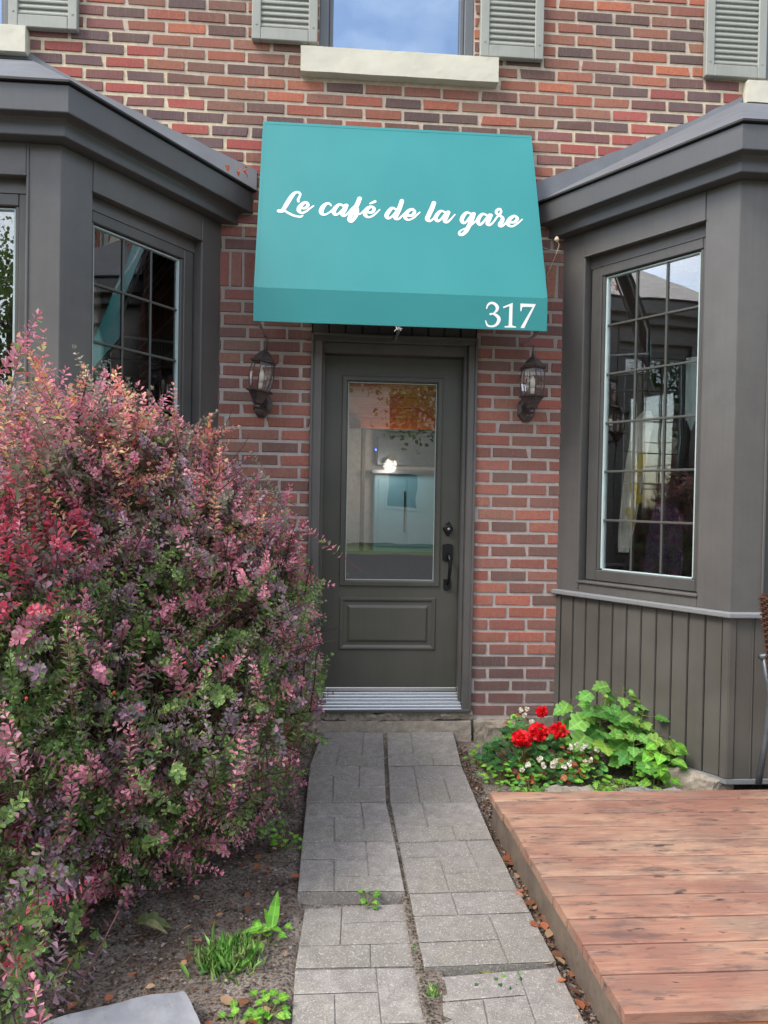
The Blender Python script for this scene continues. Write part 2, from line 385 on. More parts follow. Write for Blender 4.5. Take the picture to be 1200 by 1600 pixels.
def leaf_cloud(base, direc, nrm, length, colors, shape=LEAF_OBOVATE, fold=.25, curl=.15):
    """one folded leaf per row: two quads each side of the midrib"""
    n = len(base); a = direc/np.linalg.norm(direc, axis=1, keepdims=True)
    b = np.cross(a, nrm); b /= np.linalg.norm(b, axis=1, keepdims=True)+1e-9; c = np.cross(b, a)
    L = length[:, None]
    def P(t, w, h): return base+a*L*t+b*L*w+c*L*h
    (t0, w0), (t1, w1), (t2, w2), (t3, w3) = shape
    V = np.stack([P(0, 0, 0), P(t1, w1, w1*fold), P(t2, w2, w2*fold-curl*.3), P(1, 0, -curl), P(t2, -w2, w2*fold-curl*.3), P(t1, -w1, w1*fold)], 1)
    i = np.arange(n)[:, None]*6
    q = np.concatenate([i+np.array([[0, 1, 2, 3]]), i+np.array([[0, 3, 4, 5]])], 1).reshape(-1, 4)
    return V.reshape(-1, 3), q, np.repeat(colors, 2, axis=0)
def unit(n): 
    v = rng.normal(size=(n, 3)); return v/np.linalg.norm(v, axis=1, keepdims=True)
def C(*a): return np.array([srgb(*x)[:3] for x in a])
def pick(pal, n, var=.18):
    k = rng.integers(0, len(pal), n); c = pal[k]*(1+rng.normal(0, var, (n, 1)))
    return np.concatenate([np.clip(c, .005, 1), np.ones((n, 1))], 1)
def gz(y): return .015*y if y < -.45 else -.0068+(y+.45)*.13 if y < -.05 else .045

# ================================================================ setting behind and under everything
g = MB().box(-400, 400, -400, 400, -.6, -.11).build('ground', M['lawn']); tag(g, kind='structure')
g = MB().box(-120, 120, -16, -7.2, -.105, -.09).build('street', M['asphalt']); tag(g, kind='structure')
g = MB().box(-120, 120, -7.15, -5.6, -.105, .01, bev=.01).build('sidewalk', M['walk']); tag(g, kind='structure')
def soil():
    x0, x1, y0, y1, st = -6, 5.5, -5.5, 1.0, .035
    nx, ny = int((x1-x0)/st), int((y1-y0)/st); vs = []; fs = []
    for j in range(ny+1):
        for i in range(nx+1):
            x = x0+i*st; y = y0+j*st; p = Vector((x*3, y*3, 0))
            h = noise.noise(p)*.012+noise.noise(p*4)*.008+noise.noise(p*14)*.005
            z = min(gz(y), .02)-.028+h
            if -.43 < x < .41: z = min(gz(y), .02)-.05+h*.3
            if y < -4.5: z -= .02
            vs.append((x, y, z))
    for j in range(ny):
        for i in range(nx):
            a = j*(nx+1)+i; fs.append((a, a+1, a+nx+2, a+nx+1))
    o = MB().add(vs, fs).build('soil', M['soil'], smooth=True); tag(o, kind='structure')
soil()

# ================================================================ the brick building
HW = 1.0112; CX = .024
OPEN = [(-.457, .523, .0, 2.44)]                                     # door
UPW = [(-.443, .470), (-2.95, -2.177), (2.24, 3.0)]                   # upper windows
for a, b in UPW: OPEN.append((a, b, 3.9, 5.42))
SILLS = [(-.546, .607, 3.862, 4.006), (-3.05, -2.078, 3.876, 4.022), (2.121, 3.1, 3.835, 3.965)]
for a, b, c_, d in SILLS: OPEN.append((a, b, c_, d))
for sg in (-1, 1):
    a, b = sorted((CX+sg*(HW+.09), CX+sg*3.9)); OPEN.append((a, b, .95, 2.78))
building = thing('brick_building', 'two storey red brick building with grey bay windows either side of a dark door', 'building')

newL = [(-9, 4.2), (-1.9, 4.2), (-1.711, 4.187), (-1.513, 4.0), (-1.368, 3.918), (-1.24, 3.78), (-1.112, 3.714), (-1.02, 3.646), (-.909, 3.542), (-.797, 3.401), (-.78, 3.0)]
newR = [(.87, 3.0), (.901, 3.545), (.977, 3.624), (1.347, 3.701), (1.464, 3.765), (1.561, 3.846), (1.718, 3.913), (2.136, 4.033), (9, 4.05)]
def interp(t, x):
    for (xa, za), (xb, zb) in zip(t, t[1:]):
        if xa <= x <= xb: return za+(zb-za)*(x-xa)/(xb-xa)
    return None
def is_new(x, z):
    h = interp(newL, x) if x < -.78 else interp(newR, x) if x > .87 else None
    return h is not None and 2.95 < z < h
PAL_NEW = [srgb(186, 80, 72), srgb(190, 84, 74), srgb(178, 76, 68), srgb(104, 78, 80), srgb(98, 74, 78), srgb(138, 80, 76), srgb(128, 76, 72)]
PAL_UP = [srgb(168, 96, 68), srgb(176, 102, 70), srgb(142, 88, 68), srgb(118, 78, 64), srgb(190, 102, 68), srgb(152, 86, 66), srgb(92, 70, 66), srgb(134, 86, 68), srgb(156, 100, 74), srgb(104, 72, 64), srgb(178, 92, 66), srgb(84, 68, 66)]
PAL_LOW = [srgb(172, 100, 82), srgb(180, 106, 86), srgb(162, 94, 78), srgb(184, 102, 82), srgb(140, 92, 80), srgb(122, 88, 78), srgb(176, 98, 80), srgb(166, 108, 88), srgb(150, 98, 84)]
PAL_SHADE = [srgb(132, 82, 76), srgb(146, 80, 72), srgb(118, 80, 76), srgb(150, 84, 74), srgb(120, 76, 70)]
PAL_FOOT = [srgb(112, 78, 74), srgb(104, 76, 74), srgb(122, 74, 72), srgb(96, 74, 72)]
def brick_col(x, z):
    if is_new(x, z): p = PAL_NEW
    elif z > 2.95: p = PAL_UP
    elif z > 2.0: p = PAL_SHADE if rnd.random() < .55 else PAL_LOW  # soft awning shade painted into these brick colours
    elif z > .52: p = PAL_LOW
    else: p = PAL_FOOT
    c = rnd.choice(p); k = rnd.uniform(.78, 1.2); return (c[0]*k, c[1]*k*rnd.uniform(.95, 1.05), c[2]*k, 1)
def add_brick(mb, x0, x1, z0, z1):
    if x1-x0 < .02 or z1-z0 < .012: return
    j = lambda s=.0022: rnd.uniform(-s, s); b = .0028; yf = rnd.uniform(-.0022, .0012); yb = .009
    o = [(x0+j(), yb, z0+j()), (x1+j(), yb, z0+j()), (x1+j(), yb, z1+j()), (x0+j(), yb, z1+j())]
    i = [(x0+b+j(), yf+j(.0006), z0+b+j()), (x1-b+j(), yf+j(.0006), z0+b+j()), (x1-b+j(), yf+j(.0006), z1-b+j()), (x0+b+j(), yf+j(.0006), z1-b+j())]
    if rnd.random() < .22:
        q = rnd.randrange(4); cx_, cz_ = rnd.uniform(.003, .009)*(1 if q in (0, 3) else -1), rnd.uniform(.0, .003)*(1 if q in (0, 1) else -1)
        o[q] = (o[q][0]+cx_, yb, o[q][2]+cz_); i[q] = (i[q][0]+cx_*1.2, yf+.001, i[q][2]+cz_*1.2)
    mb.add(o+i, [(4, 5, 6, 7), (0, 1, 5, 4), (1, 2, 6, 5), (2, 3, 7, 6), (3, 0, 4, 7)], brick_col((x0+x1)/2, (z0+z1)/2))
def holes_at(z0, z1):
    return sorted((a-.001, b+.001) for a, b, c_, d in OPEN if c_ < (z0+z1)/2 < d)
def wall():
    mb = MB(); P, H = .2285, .0736; m = .0165; X0, X1 = -5.2, 5.2
    z = .128; row = 0; SOL = (2.66, 2.88)
    zs = []
    while z < 6.6:
        hh = H if z < 2.95 else .0716
        if abs(z-SOL[0]) < hh*.55 and SOL:
            zs.append((z, z+.2, True)); z += .2+m; SOL = (99, 99); continue
        zs.append((z, z+hh-m, False)); z += hh
    for (za, zb, sol) in zs:
        row += 1; hol = holes_at(za, zb)
        if sol:
            x = -1.6
            while x < 1.7:
                add_brick(mb, x, x+.062, za, zb) if not any(a < x+.03 < b for a, b in hol) else None; x += .0745
            for xs in (X0,):
                pass
            rngs = [(X0, -1.6), (1.7, X1)]
            for a, b in rngs:
                for q in range(2):
                    x = a
                    while x < b: add_brick(mb, x, min(x+P-m, b), za+q*.105, za+q*.105+.092); x += P
            continue
        # joints line up with the photo at the door pier: joints at .738 and .624
        off = (.7465 if row % 2 else .6325)
        if row % 7 == 3: off += .03
        k0 = math.floor((X0-off)/P)
        for k in range(k0, k0+int((X1-X0)/P)+3):
            xa, xb = off+k*P, off+k*P+P-m
            segs = [(max(xa, X0), min(xb, X1))]
            for (ha, hb) in hol:
                ns = []
                for (a, b) in segs:
                    if hb <= a or ha >= b: ns.append((a, b)); continue
                    if a < ha: ns.append((a, ha))
                    if b > hb: ns.append((hb, b))
                segs = ns
            for a, b in segs:
                if b > a: add_brick(mb, a+rnd.uniform(-.002, .002), b+rnd.uniform(-.002, .002), za+.0005*math.sin(k), zb)
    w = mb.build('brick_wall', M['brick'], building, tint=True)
    # mortar sheet a few mm behind the brick faces, as a grid with its own colour
    mb = MB(); st = .06
    xs = np.arange(X0, X1+.001, st); zz = np.arange(.10, 6.6, st)
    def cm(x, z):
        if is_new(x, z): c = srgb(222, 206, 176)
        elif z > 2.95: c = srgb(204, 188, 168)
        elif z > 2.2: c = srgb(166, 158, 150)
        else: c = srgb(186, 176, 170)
        k = 1+.08*noise.noise(Vector((x*5, z*5, 2))); return (c[0]*k, c[1]*k, c[2]*k, 1)
    edges_x = sorted(set(list(np.round(xs, 4))+[e for o in OPEN for e in o[:2]])); edges_z = sorted(set(list(np.round(zz, 4))+[e for o in OPEN for e in o[2:]]))
    edges_x = [e for e in edges_x if X0 <= e <= X1]; edges_z = [e for e in edges_z if .1 <= e <= 6.6]
    idx = {}
    def V(i, j):
        if (i, j) not in idx:
            x, z = edges_x[i], edges_z[j]; idx[i, j] = len(mb.v)
            mb.v.append((x, .0052+.0022*noise.noise(Vector((x*22, 3, z*22))), z))
        return idx[i, j]
    for i in range(len(edges_x)-1):
        for j in range(len(edges_z)-1):
            x, z = (edges_x[i]+edges_x[i+1])/2, (edges_z[j]+edges_z[j+1])/2
            if any(a < x < b and c_ < z < d for a, b, c_, d in OPEN): continue
            mb.f.append((V(i, j), V(i+1, j), V(i+1, j+1), V(i, j+1))); mb.c.append(cm(x, z))
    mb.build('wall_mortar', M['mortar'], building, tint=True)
    # backing so that the wall is solid, with reveals at the openings
    mb = MB(); ex = sorted(set([X0, X1]+[e for o in OPEN for e in o[:2]])); ez = sorted(set([-.3, 6.6]+[e for o in OPEN for e in o[2:]]))
    for i in range(len(ex)-1):
        for j in range(len(ez)-1):
            x, z = (ex[i]+ex[i+1])/2, (ez[j]+ez[j+1])/2
            if any(a < x < b and c_ < z < d for a, b, c_, d in OPEN): continue
            mb.box(ex[i], ex[i+1], .011, .22, ez[j], ez[j+1])
    mb.build('wall_core', M['interior_wall'], building)
wall()

# foundation course under the door and along the wall
def rough(name, x0, x1, y0, y1, z0, z1, n, amp, mat, seed=0, parent=None):
    nx, ny, nz = n; vs = []; ids = {}; fs = []
    def V(i, j, k):
        if (i, j, k) not in ids:
            x = x0+(x1-x0)*i/nx; y = y0+(y1-y0)*j/ny; z = z0+(z1-z0)*k/nz
            p = Vector((x, y, z)); q = p*11+Vector((seed, 0, 0)); d = Vector((noise.noise(q), noise.noise(q+Vector((7, 7, 7))), noise.noise(q+Vector((3, 9, 1)))))*amp
            d += Vector((noise.noise(q*4), noise.noise(q*4+Vector((5, 5, 5))), noise.noise(q*4+Vector((1, 2, 3)))))*amp*.4
            ids[i, j, k] = len(vs); vs.append(p+d)
        return ids[i, j, k]
    for i in range(nx):
        for j in range(ny):
            fs.append((V(i, j, nz), V(i+1, j, nz), V(i+1, j+1, nz), V(i, j+1, nz))); fs.append((V(i, j, 0), V(i, j+1, 0), V(i+1, j+1, 0), V(i+1, j, 0)))
    for i in range(nx):
        for k in range(nz):
            fs.append((V(i, 0, k), V(i+1, 0, k), V(i+1, 0, k+1), V(i, 0, k+1))); fs.append((V(i, ny, k), V(i, ny, k+1), V(i+1, ny, k+1), V(i+1, ny, k)))
    for j in range(ny):
        for k in range(nz):
            fs.append((V(0, j, k), V(0, j, k+1), V(0, j+1, k+1), V(0, j+1, k))); fs.append((V(nx, j, k), V(nx, j+1, k), V(nx, j+1, k+1), V(nx, j, k+1)))
    return MB().add(vs, fs).build(name, mat, parent)
rough('door_step_stone', -.75, .52, -.045, .1, -.06, .098, (90, 8, 14), .006, M['found'], 3, building)
rough('door_step_stone', -.8, .535, -.02, .1, .1, .152, (120, 6, 8), .024, M['found'], 5, building)
rough('foundation_wall', -4.5, -.81, .001, .1, -.2, .118, (60, 3, 8), .012, M['found'], 6, building)
rough('foundation_wall', .76, 4.5, .001, .1, -.2, .112, (60, 3, 8), .012, M['found'], 7, building)
rough('foundation_wall', .54, .83, -.06, .1, -.1, .1, (26, 6, 12), .014, M['found'], 9, building)

# ---- door
def door():
    j = .523; l = -.457
    cs = MB(); yf = -.012
    cs.box(l, l+.064, yf, .10, .152, 2.33, bev=.003).box(j-.05, j, yf, .10, .152, 2.33, bev=.003)
    cs.box(l, j, yf, .10, 2.331, 2.375, bev=.003)
    cs.box(l-.002, l+.012, yf-.012, yf, .152, 2.372, bev=.002).box(j-.012, j+.002, yf-.012, yf, .152, 2.372, bev=.002).box(l+.013, j-.013, yf-.012, yf, 2.36, 2.374, bev=.002)
    # inner stop and jamb
    cs.box(l+.066, l+.078, .03, .15, .21, 2.27).box(j-.07, j-.052, .03, .15, .21, 2.27).box(l+.066, j-.052, .03, .15, 2.272, 2.329)
    cs.build('door_casing', M['paint'], building)
    hb = MB(); n = 10; w = (j-l-.01)/n
    for i in range(n):
        x = l+.005+i*w; hb.box(x+.004, x+w-.004, .0, .02, 2.376, 2.6, bev=.004)
    hb.box(l, j, .02, .05, 2.376, 2.6)
    hb.build('door_header_boards', M['bead'], building)
    d = MB(); sx0, sx1, y0 = -.379, .451, .10
    gx0, gx1, gz0, gz1 = -.234, .299, .923, 2.112
    F = .038
    ox0, ox1, oz0, oz1 = gx0-F, gx1+F, gz0-F, gz1+F
    d.box(sx0, ox0, y0, y0+.045, .272, 2.268).box(ox1, sx1, y0, y0+.045, .272, 2.268)
    d.box(ox0, ox1, y0, y0+.045, .272, oz0).box(ox0, ox1, y0, y0+.045, oz1, 2.268)
    slab = d.build('door', M['door'], building); tag(slab, 'dark olive grey panel door with a tall glass light')
    f = MB()
    def ring(mb, x0, x1, z0, z1, w, ya, yb, slope=0):
        o = [(x0, z0), (x1, z0), (x1, z1), (x0, z1)]; i = [(x0+w, z0+w), (x1-w, z0+w), (x1-w, z1-w), (x0+w, z1-w)]
        vs = [(x, ya, z) for x, z in o]+[(x, yb, z) for x, z in i]
        mb.add(vs, [(k, (k+1) % 4, 4+(k+1) % 4, 4+k) for k in range(4)])
    ring(f, ox0, ox1, oz0, oz1, .004, y0, y0-.012); ring(f, ox0+.004, ox1-.004, oz0+.004, oz1-.004, .022, y0-.012, y0-.014)
    ring(f, ox0+.026, ox1-.026, oz0+.026, oz1-.026, .0115, y0-.014, y0+.004)
    f.build('glazing_frame', M['door'], slab)
    be = MB(); ring(be, gx0-.002, gx1+.002, gz0-.002, gz1+.002, .004, y0+.003, y0+.0035); be.build('glazing_bead', M['vinyl'], slab)
    MB().box(gx0-.006, gx1+.006, y0+.006, y0+.010, gz0-.006, gz1+.006).build('glass', M['doorglass'], slab)
    p = MB(); a = (-.268, .319, .497, .817)
    lv = [(0, y0), (.006, y0-.009), (.016, y0-.009), (.03, y0+.0), (.048, y0-.001), (.062, y0-.011), (.068, y0-.0115)]
    for (w0, ya), (w1, yb) in zip(lv, lv[1:]):
        ring(p, a[0]+w0, a[1]-w0, a[2]+w0, a[3]-w0, w1-w0, ya, yb)
    w = lv[-1][0]; p.add([(a[0]+w, lv[-1][1], a[2]+w), (a[1]-w, lv[-1][1], a[2]+w), (a[1]-w, lv[-1][1], a[3]-w), (a[0]+w, lv[-1][1], a[3]-w)], [(0, 1, 2, 3)])
    p.build('raised_panel', M['door'], slab)
    # deadbolt
    cx, cz = .384, 1.239; b = MB(); n = 40; vs = []
    def shield(t, s=1):
        r_ = .034*(1+.13*math.cos(4*t)+.09*math.cos(2*t+math.pi)); return (cx+r_*.86*math.cos(t)*s, cz+r_*1.12*math.sin(t)*s)
    for y, s in ((y0, 1), (y0-.009, .97), (y0-.012, .84)):
        for k in range(n):
            q = shield(2*math.pi*k/n, s); vs.append((q[0], y, q[1]))
    fs = [(i*n+k, (i+1)*n+k, (i+1)*n+(k+1) % n, i*n+(k+1) % n) for i in range(2) for k in range(n)]+[tuple(range(2*n, 3*n))]
    b.add(vs, fs)
    def yl(mb, cx, cz, prof, n=24):
        vs = [(cx+r_*math.cos(2*math.pi*k/n), y, cz+r_*math.sin(2*math.pi*k/n)) for r_, y in prof for k in range(n)]
        mb.add(vs, [(i*n+k, (i+1)*n+k, (i+1)*n+(k+1) % n, i*n+(k+1) % n) for i in range(len(prof)-1) for k in range(n)]+[tuple(range((len(prof)-1)*n, len(prof)*n))])
    yl(b, cx, cz, [(.026, y0-.012), (.024, y0-.026), (.02, y0-.028)])
    b.build('deadbolt', M['black'], slab)
    kb = MB(); yl(kb, cx, cz, [(.007, y0-.028), (.0065, y0-.031)]); kb.build('keyhole', M['alu'], slab)
    # handle set
    h = MB(); hx = .386
    def plate(z0, z1, w, arch_t, arch_b, t=.012):
        pts = [(-w, z0+arch_b), (-w*.5, z0+arch_b*.3), (0, z0), (w*.5, z0+arch_b*.3), (w, z0+arch_b), (w, z1-arch_t), (w*.5, z1-arch_t*.3), (0, z1), (-w*.5, z1-arch_t*.3), (-w, z1-arch_t)]
        vs = [(hx+x, y0, z) for x, z in pts]+[(hx+x*.94, y0-t, z+(-.002 if z > (z0+z1)/2 else .002)) for x, z in pts]; n = len(pts)
        h.add(vs, [(k, n+k, n+(k+1) % n, (k+1) % n) for k in range(n)]+[tuple(range(n, 2*n))])
    plate(1.043, 1.148, .032, .007, .004); plate(.862, .93, .023, .0, .008)
    h.tube([(hx+.004, y0-.008, 1.072), (hx+.004, y0-.045, 1.074), (hx+.006, y0-.058, 1.055), (hx+.006, y0-.062, 1.0), (hx+.003, y0-.056, .95), (hx, y0-.038, .915), (hx, y0-.01, .905)], [.010, .010, .0115, .0105, .0095, .009, .009], 12)
    h.box(hx-.008, hx+.008, y0-.03, y0-.01, 1.085, 1.092, bev=.002)
    h.build('handle', M['black'], slab)
    sw = MB().box(sx0, sx1, y0-.012, y0-.001, .247, .271, bev=.003); sw.build('door_sweep', M['alu'], slab)
    t = MB()
    for i in range(5):
        y = -.028+i*.0224; z = .168+i*.0140; t.box(l+.066, j-.053, y, y+.0145, .155, z+.006, bev=.0025); t.box(l+.066, j-.053, y+.0147, y+.0222, .155, z-.006)
    t.box(l+.066, j-.053, .084, .12, .155, .242, bev=.003)
    th = t.build('threshold', M['alu'], building)
    MB().box(l+.02, j-.01, -.044, -.0285, .153, .172, bev=.003).box(l+.02, j-.01, -.0285, .01, .1525, .154).build('threshold_base', M['paint_dark'], building)
    # spider-web scrap and hinge side left plain
door()

# ---- upper windows, sills, shutters
def upper(a, b, sz):
    z0, z1 = sz+.001, 5.42; f = MB()
    f.box(a, a+.055, .03, .12, z0, z1, bev=.004).box(b-.055, b, .03, .12, z0, z1, bev=.004).box(a+.055, b-.055, .03, .12, z1-.06, z1, bev=.004)
    f.box(a+.055, b-.055, .05, .12, z0, z0+.012, bev=.003)
    f.box(a+.056, a+.08, .055, .12, z0+.012, z1-.06, bev=.003).box(b-.08, b-.056, .055, .12, z0+.012, z1-.06, bev=.003)
    f.box(a+.08, b-.08, .055, .12, 4.70, 4.75, bev=.003)
    o = f.build('window', M['upframe'], building)
    MB().box(a+.08, b-.08, .085, .09, z0+.012, z1-.06).build('glass', M['upglass'], o)
    c = MB(); n = 60; vs = []
    for i in range(n+1):
        x = a+.05+(b-a-.1)*i/n; y = .19+.012*math.sin(i*1.3)+.006*math.sin(i*2.9)
        vs += [(x, y, z0), (x, y, z1)]
    c.add(vs, [(2*i, 2*i+2, 2*i+3, 2*i+1) for i in range(n)]); c.build('curtain', M['cloth'], o, smooth=True)
for (a, b), s in zip(UPW, SILLS):
    upper(a, b, s[3])
    so = rough('window_sill', s[0], s[1], -.055, .2, s[2], s[3], (40, 8, 6), .0018, M['sill'], s[0], building)
def shutter(x0, z0):
    lb = -.022
    w = .376; z1 = 5.44; y0, y1 = -.042, -.001; f = MB(); e = .052
    f.box(x0, x0+e, y0, y1, z0, z1, bev=.004).box(x0+w-e, x0+w, y0, y1, z0, z1, bev=.004)
    f.box(x0+e, x0+w-e, y0, y1, z0, z0+.07, bev=.004).box(x0+e, x0+w-e, y0, y1, z1-.07, z1, bev=.004).box(x0+e, x0+w-e, y0, y1, 4.72, 4.79, bev=.004)
    f.box(x0+e, x0+w-e, -.012, y1, z0+.07, z1-.07)
    l = MB(); z = z0+.073
    while z < z1-.1:
        if not 4.69 < z < 4.79:
            l.add([(x0+e, -.0225, z), (x0+w-e, -.0225, z), (x0+w-e, -.034, z+.005), (x0+e, -.034, z+.005), (x0+w-e, -.035, z+.012), (x0+e, -.035, z+.012), (x0+w-e, -.023, z+.033), (x0+e, -.023, z+.033)],
                  [(0, 1, 2, 3), (3, 2, 4, 5), (5, 4, 6, 7)])
        z += .0335
    s = f
    for sx in (x0+.026, x0+w-.026):
        for sz in (z0+.085, z1-.06):
            s.add([(sx+.006*math.cos(t*math.pi/4), y0-.003, sz+.006*math.sin(t*math.pi/4)) for t in range(8)]+[(sx+.006*math.cos(t*math.pi/4), y0+.002, sz+.006*math.sin(t*math.pi/4)) for t in range(8)], [tuple(range(8))]+[(k, (k+1) % 8, 8+(k+1) % 8, 8+k) for k in range(8)])
    o = f.build('shutter', M['shutter'], building)
    l.build('louvres', M['shutter'], o)
for x, z in ((-.828, 4.036), (.499, 4.018), (-2.178, 4.024), (1.866, 3.985), (-3.33, 4.02), (3.0, 3.98)): shutter(x, z)

# ---- bay windows
class Face:
    """local frame of one bay face: s along it, o outward, z up"""
    def __init__(s, A, B, sg):
        s.A = Vector((*A, 0)); d = Vector((*B, 0))-s.A; s.L = d.length; s.d = d.normalized()
        s.n = Vector((s.d.y, -s.d.x, 0))
        if s.n.y > 0 or (abs(s.n.y) < 1e-6): s.n = -s.n
        if sg: s.n = Vector((s.n.x, s.n.y, 0))
    def T(s, a, o, z): p = s.A+s.d*a+s.n*o; return (p.x, p.y, z)
def sash(F, s0, s1, z0, z1, par, cols=3, rows=6, gl=(None, None)):
    """recessed window unit in a face; glass s range gl"""
    T = lambda x, y, z: F.T(x, y, z)
    ga, gb = gl; f = MB()
    f.box(s0, ga-.03, -.12, -.048, z0, z1, T=T, bev=.004).box(gb+.03, s1, -.12, -.048, z0, z1, T=T, bev=.004)
    f.box(ga-.03, gb+.03, -.12, -.048, z1-.055, z1, T=T, bev=.004).box(ga-.03, gb+.03, -.12, -.048, z0, z0+.062, T=T, bev=.004)
    e = .0301
    f.box(ga-e, ga-.012, -.11, -.055, z0+.062, z1-.055, T=T, bev=.003).box(gb+.012, gb+e, -.11, -.055, z0+.062, z1-.055, T=T, bev=.003)
    o = fixn(f.build('window', M['paint_dark'], par))
    zb, zt = z0+.07, z1-.06
    v = MB(); v.box(ga-.012, ga, -.105, -.066, zb, zt, T=T, bev=.002).box(gb, gb+.012, -.105, -.066, zb, zt, T=T, bev=.002)
    v.box(ga, gb, -.105, -.066, zt-.008, zt, T=T, bev=.002).box(ga, gb, -.105, -.066, zb-.008, zb, T=T, bev=.002)
    fixn(v.build('sash_liner', M['vinyl'], o))
    MB().box(ga, gb, -.0835, -.0805, zb, zt-.008, T=T).build('glass', M['glass'], o)
    g_ = MB()
    for i in range(1, cols):
        x = ga+(gb-ga)*i/cols; g_.box(x-.0055, x+.0055, -.0795, -.071, zb, zt-.008, T=T, bev=.002)
    for i in range(1, rows):
        z = zb+(zt-zb)*i/rows; g_.box(ga, gb, -.080, -.069, z-.006, z+.006, T=T, bev=.002)
    fixn(g_.build('muntins', M['grille'], o))
    return o
def bay(sg, label):
    ax, bx, ex, fx = HW, 1.5965, 3.45, 4.03
    pt = lambda x, y: (CX+sg*x, y)
    P = [pt(ax, .005), pt(bx, -.896), pt(ex, -.896), pt(fx, .005)]
    root = MB(); faces = [Face(P[i], P[i+1], sg) for i in range(3)]
    fl = faces
    for F in (faces[0], faces[1], faces[2]):
        if F.n.y > 0: F.n = -F.n
    F0, F1, F2 = faces
    # outward normals
    cen = Vector((CX+sg*2.5, .2, 0))
    for F in faces:
        if (F.A-cen).dot(F.n) < 0: F.n = -F.n
    # posts, headers
    def bx_(F, s0, s1, o0, o1, z0, z1, b=.004): root.box(s0, s1, o0, o1, z0, z1, T=F.T, bev=b)
    ZL, ZH, ZT = .892, 2.842, 2.985
    hs = .9
    for F, (w0, w1) in ((F0, (.165, .9)), (F1, (.165 if sg > 0 else .150, 1.853-.16)), (F2, (.17, .9))):
        bx_(F, .0, w0, -.09, .0, ZL, ZT, .002); bx_(F, w1, F.L, -.09, .0, ZL, ZT, .002)
        bx_(F, w0+.001, w1-.001, -.09, .004, ZH, ZT, .002)
        root.box(w0+.002, w1-.002, -.11, -.047, 2.776, ZH+.02, T=F.T)
        bx_(F, w0-.004, w1+.004, -.01, .012, ZH-.006, ZH+.004, .002)
        bx_(F, w0-.012, w0, .0, .007, ZL+.02, ZT, .003)
        bx_(F, w0+.001, w1-.001, -.09, .0, ZL, .958, .002); bx_(F, w0-.01, w1+.004, -.02, .012, .945, .956, .002)
    ro = fixn(root.build('bay_window', M['paint'], building)); tag(ro, label)
    # siding
    sd = MB()
    for F in faces:
        n = round((F.L-.07)/.0935); w = (F.L-.07)/n
        for i in range(n):
            a = .035+i*w
            sd.box(a+.0022, a+w-.0022, -.03, -.004, .072, .862, T=F.T, bev=.004)
            sd.box(a+w-.010, a+w-.0035, -.004, .0005, .072, .862, T=F.T, bev=.0012)
        sd.box(.0, F.L, -.05, -.0285, .06, .865, T=F.T)
        sd.box(-.0, .0345, -.04, .003, .072, .862, T=F.T, bev=.003); sd.box(F.L-.0345, F.L+.001, -.04, .003, .072, .862, T=F.T, bev=.003)
    fixn(sd.build('siding', M['siding'], ro))
    ld = MB()
    def poly(o): # offset outline
        k = o
        t1 = math.tan(math.radians(0))
        res = []
        a0 = F0.A+F0.n*k; d0 = F0.d; a1 = F1.A+F1.n*k; d1 = F1.d
        # F0 offset ∩ y=0 ; F0∩F1 ; F1∩F2 ; F2 ∩ y=0
        a2 = F2.A+F2.n*k; d2 = F2.d
        def inter(p, d, q, e):
            t = ((q.x-p.x)*e.y-(q.y-p.y)*e.x)/(d.x*e.y-d.y*e.x); return p+d*t
        wy = Vector((0, .006, 0)); wx = Vector((1, 0, 0))
        return [inter(a0, d0, wy, wx), inter(a0, d0, a1, d1), inter(a1, d1, a2, d2), inter(a2, d2, wy, wx)]
    def band(mb, levels, close=True):
        """levels: list of (offset, z) swept round the bay"""
        n = len(levels); vs = []
        for o, z in levels:
            for p in poly(o): vs.append((p.x, p.y, z))
        for i in range(n-1 if not close else n):
            j = (i+1) % n
            mb.f += [tuple(len(mb.v)+q for q in (i*4+k, i*4+k+1, j*4+k+1, j*4+k)) for k in range(3)]; mb.c += [None]*3
        for k in (0, 3): mb.f.append(tuple(len(mb.v)+i*4+k for i in range(n))); mb.c.append(None)
        mb.v += vs
    band(ld, [(-.04, .864), (.028, .864), (.03, .868), (.03, .884), (.02, .891), (-.04, .893)])
    band(ld, [(-.04, .046), (.006, .046), (.008, .05), (.008, .07), (-.04, .071)])
    fixn(ld.build('ledge', M['ledge'], ro))
    fa = MB()
    band(fa, [(-.04, 2.986), (.078, 2.986), (.08, 2.99), (.08, 3.035), (.086, 3.048), (.10, 3.056), (.149, 3.056), (.151, 3.060), (.151, 3.172), (.14, 3.176), (-.04, 3.176)])
    fixn(fa.build('fascia', M['fascia'], ro))
    rf = MB(); sl = .632; ze = 3.190
    e = [Vector((p.x, p.y, ze)) for p in poly(.166)]
    run = 1.06
    q = [Vector((p.x, .004, 0)) for p in e]
    # hips: from eave corners inward to the wall
    hipL = Vector((e[1].x, e[1].y, ze)); bis = (F0.n+F1.n).normalized(); t = (.004-e[1].y)/(-bis.y)
    tl = e[1]-bis*t; tl.z = ze+sl*(.004-e[1].y)
    bis2 = (F2.n+F1.n).normalized(); t = (.004-e[2].y)/(-bis2.y); tr = e[2]-bis2*t; tr.z = tl.z
    rf.add([e[0], e[1], tl], [(0, 1, 2)]); rf.add([e[1], e[2], tr, tl], [(0, 1, 2, 3)]); rf.add([e[2], e[3], tr], [(0, 1, 2)])
    fixn(rf.build('bay_roof', M['roof'], ro))
    dr = MB(); band(dr, [(-.02, 3.177), (.160, 3.177), (.168, 3.179), (.168, 3.189), (.150, 3.189), (-.02, 3.185)]); fixn(dr.build('drip_edge', M['drip'], ro))
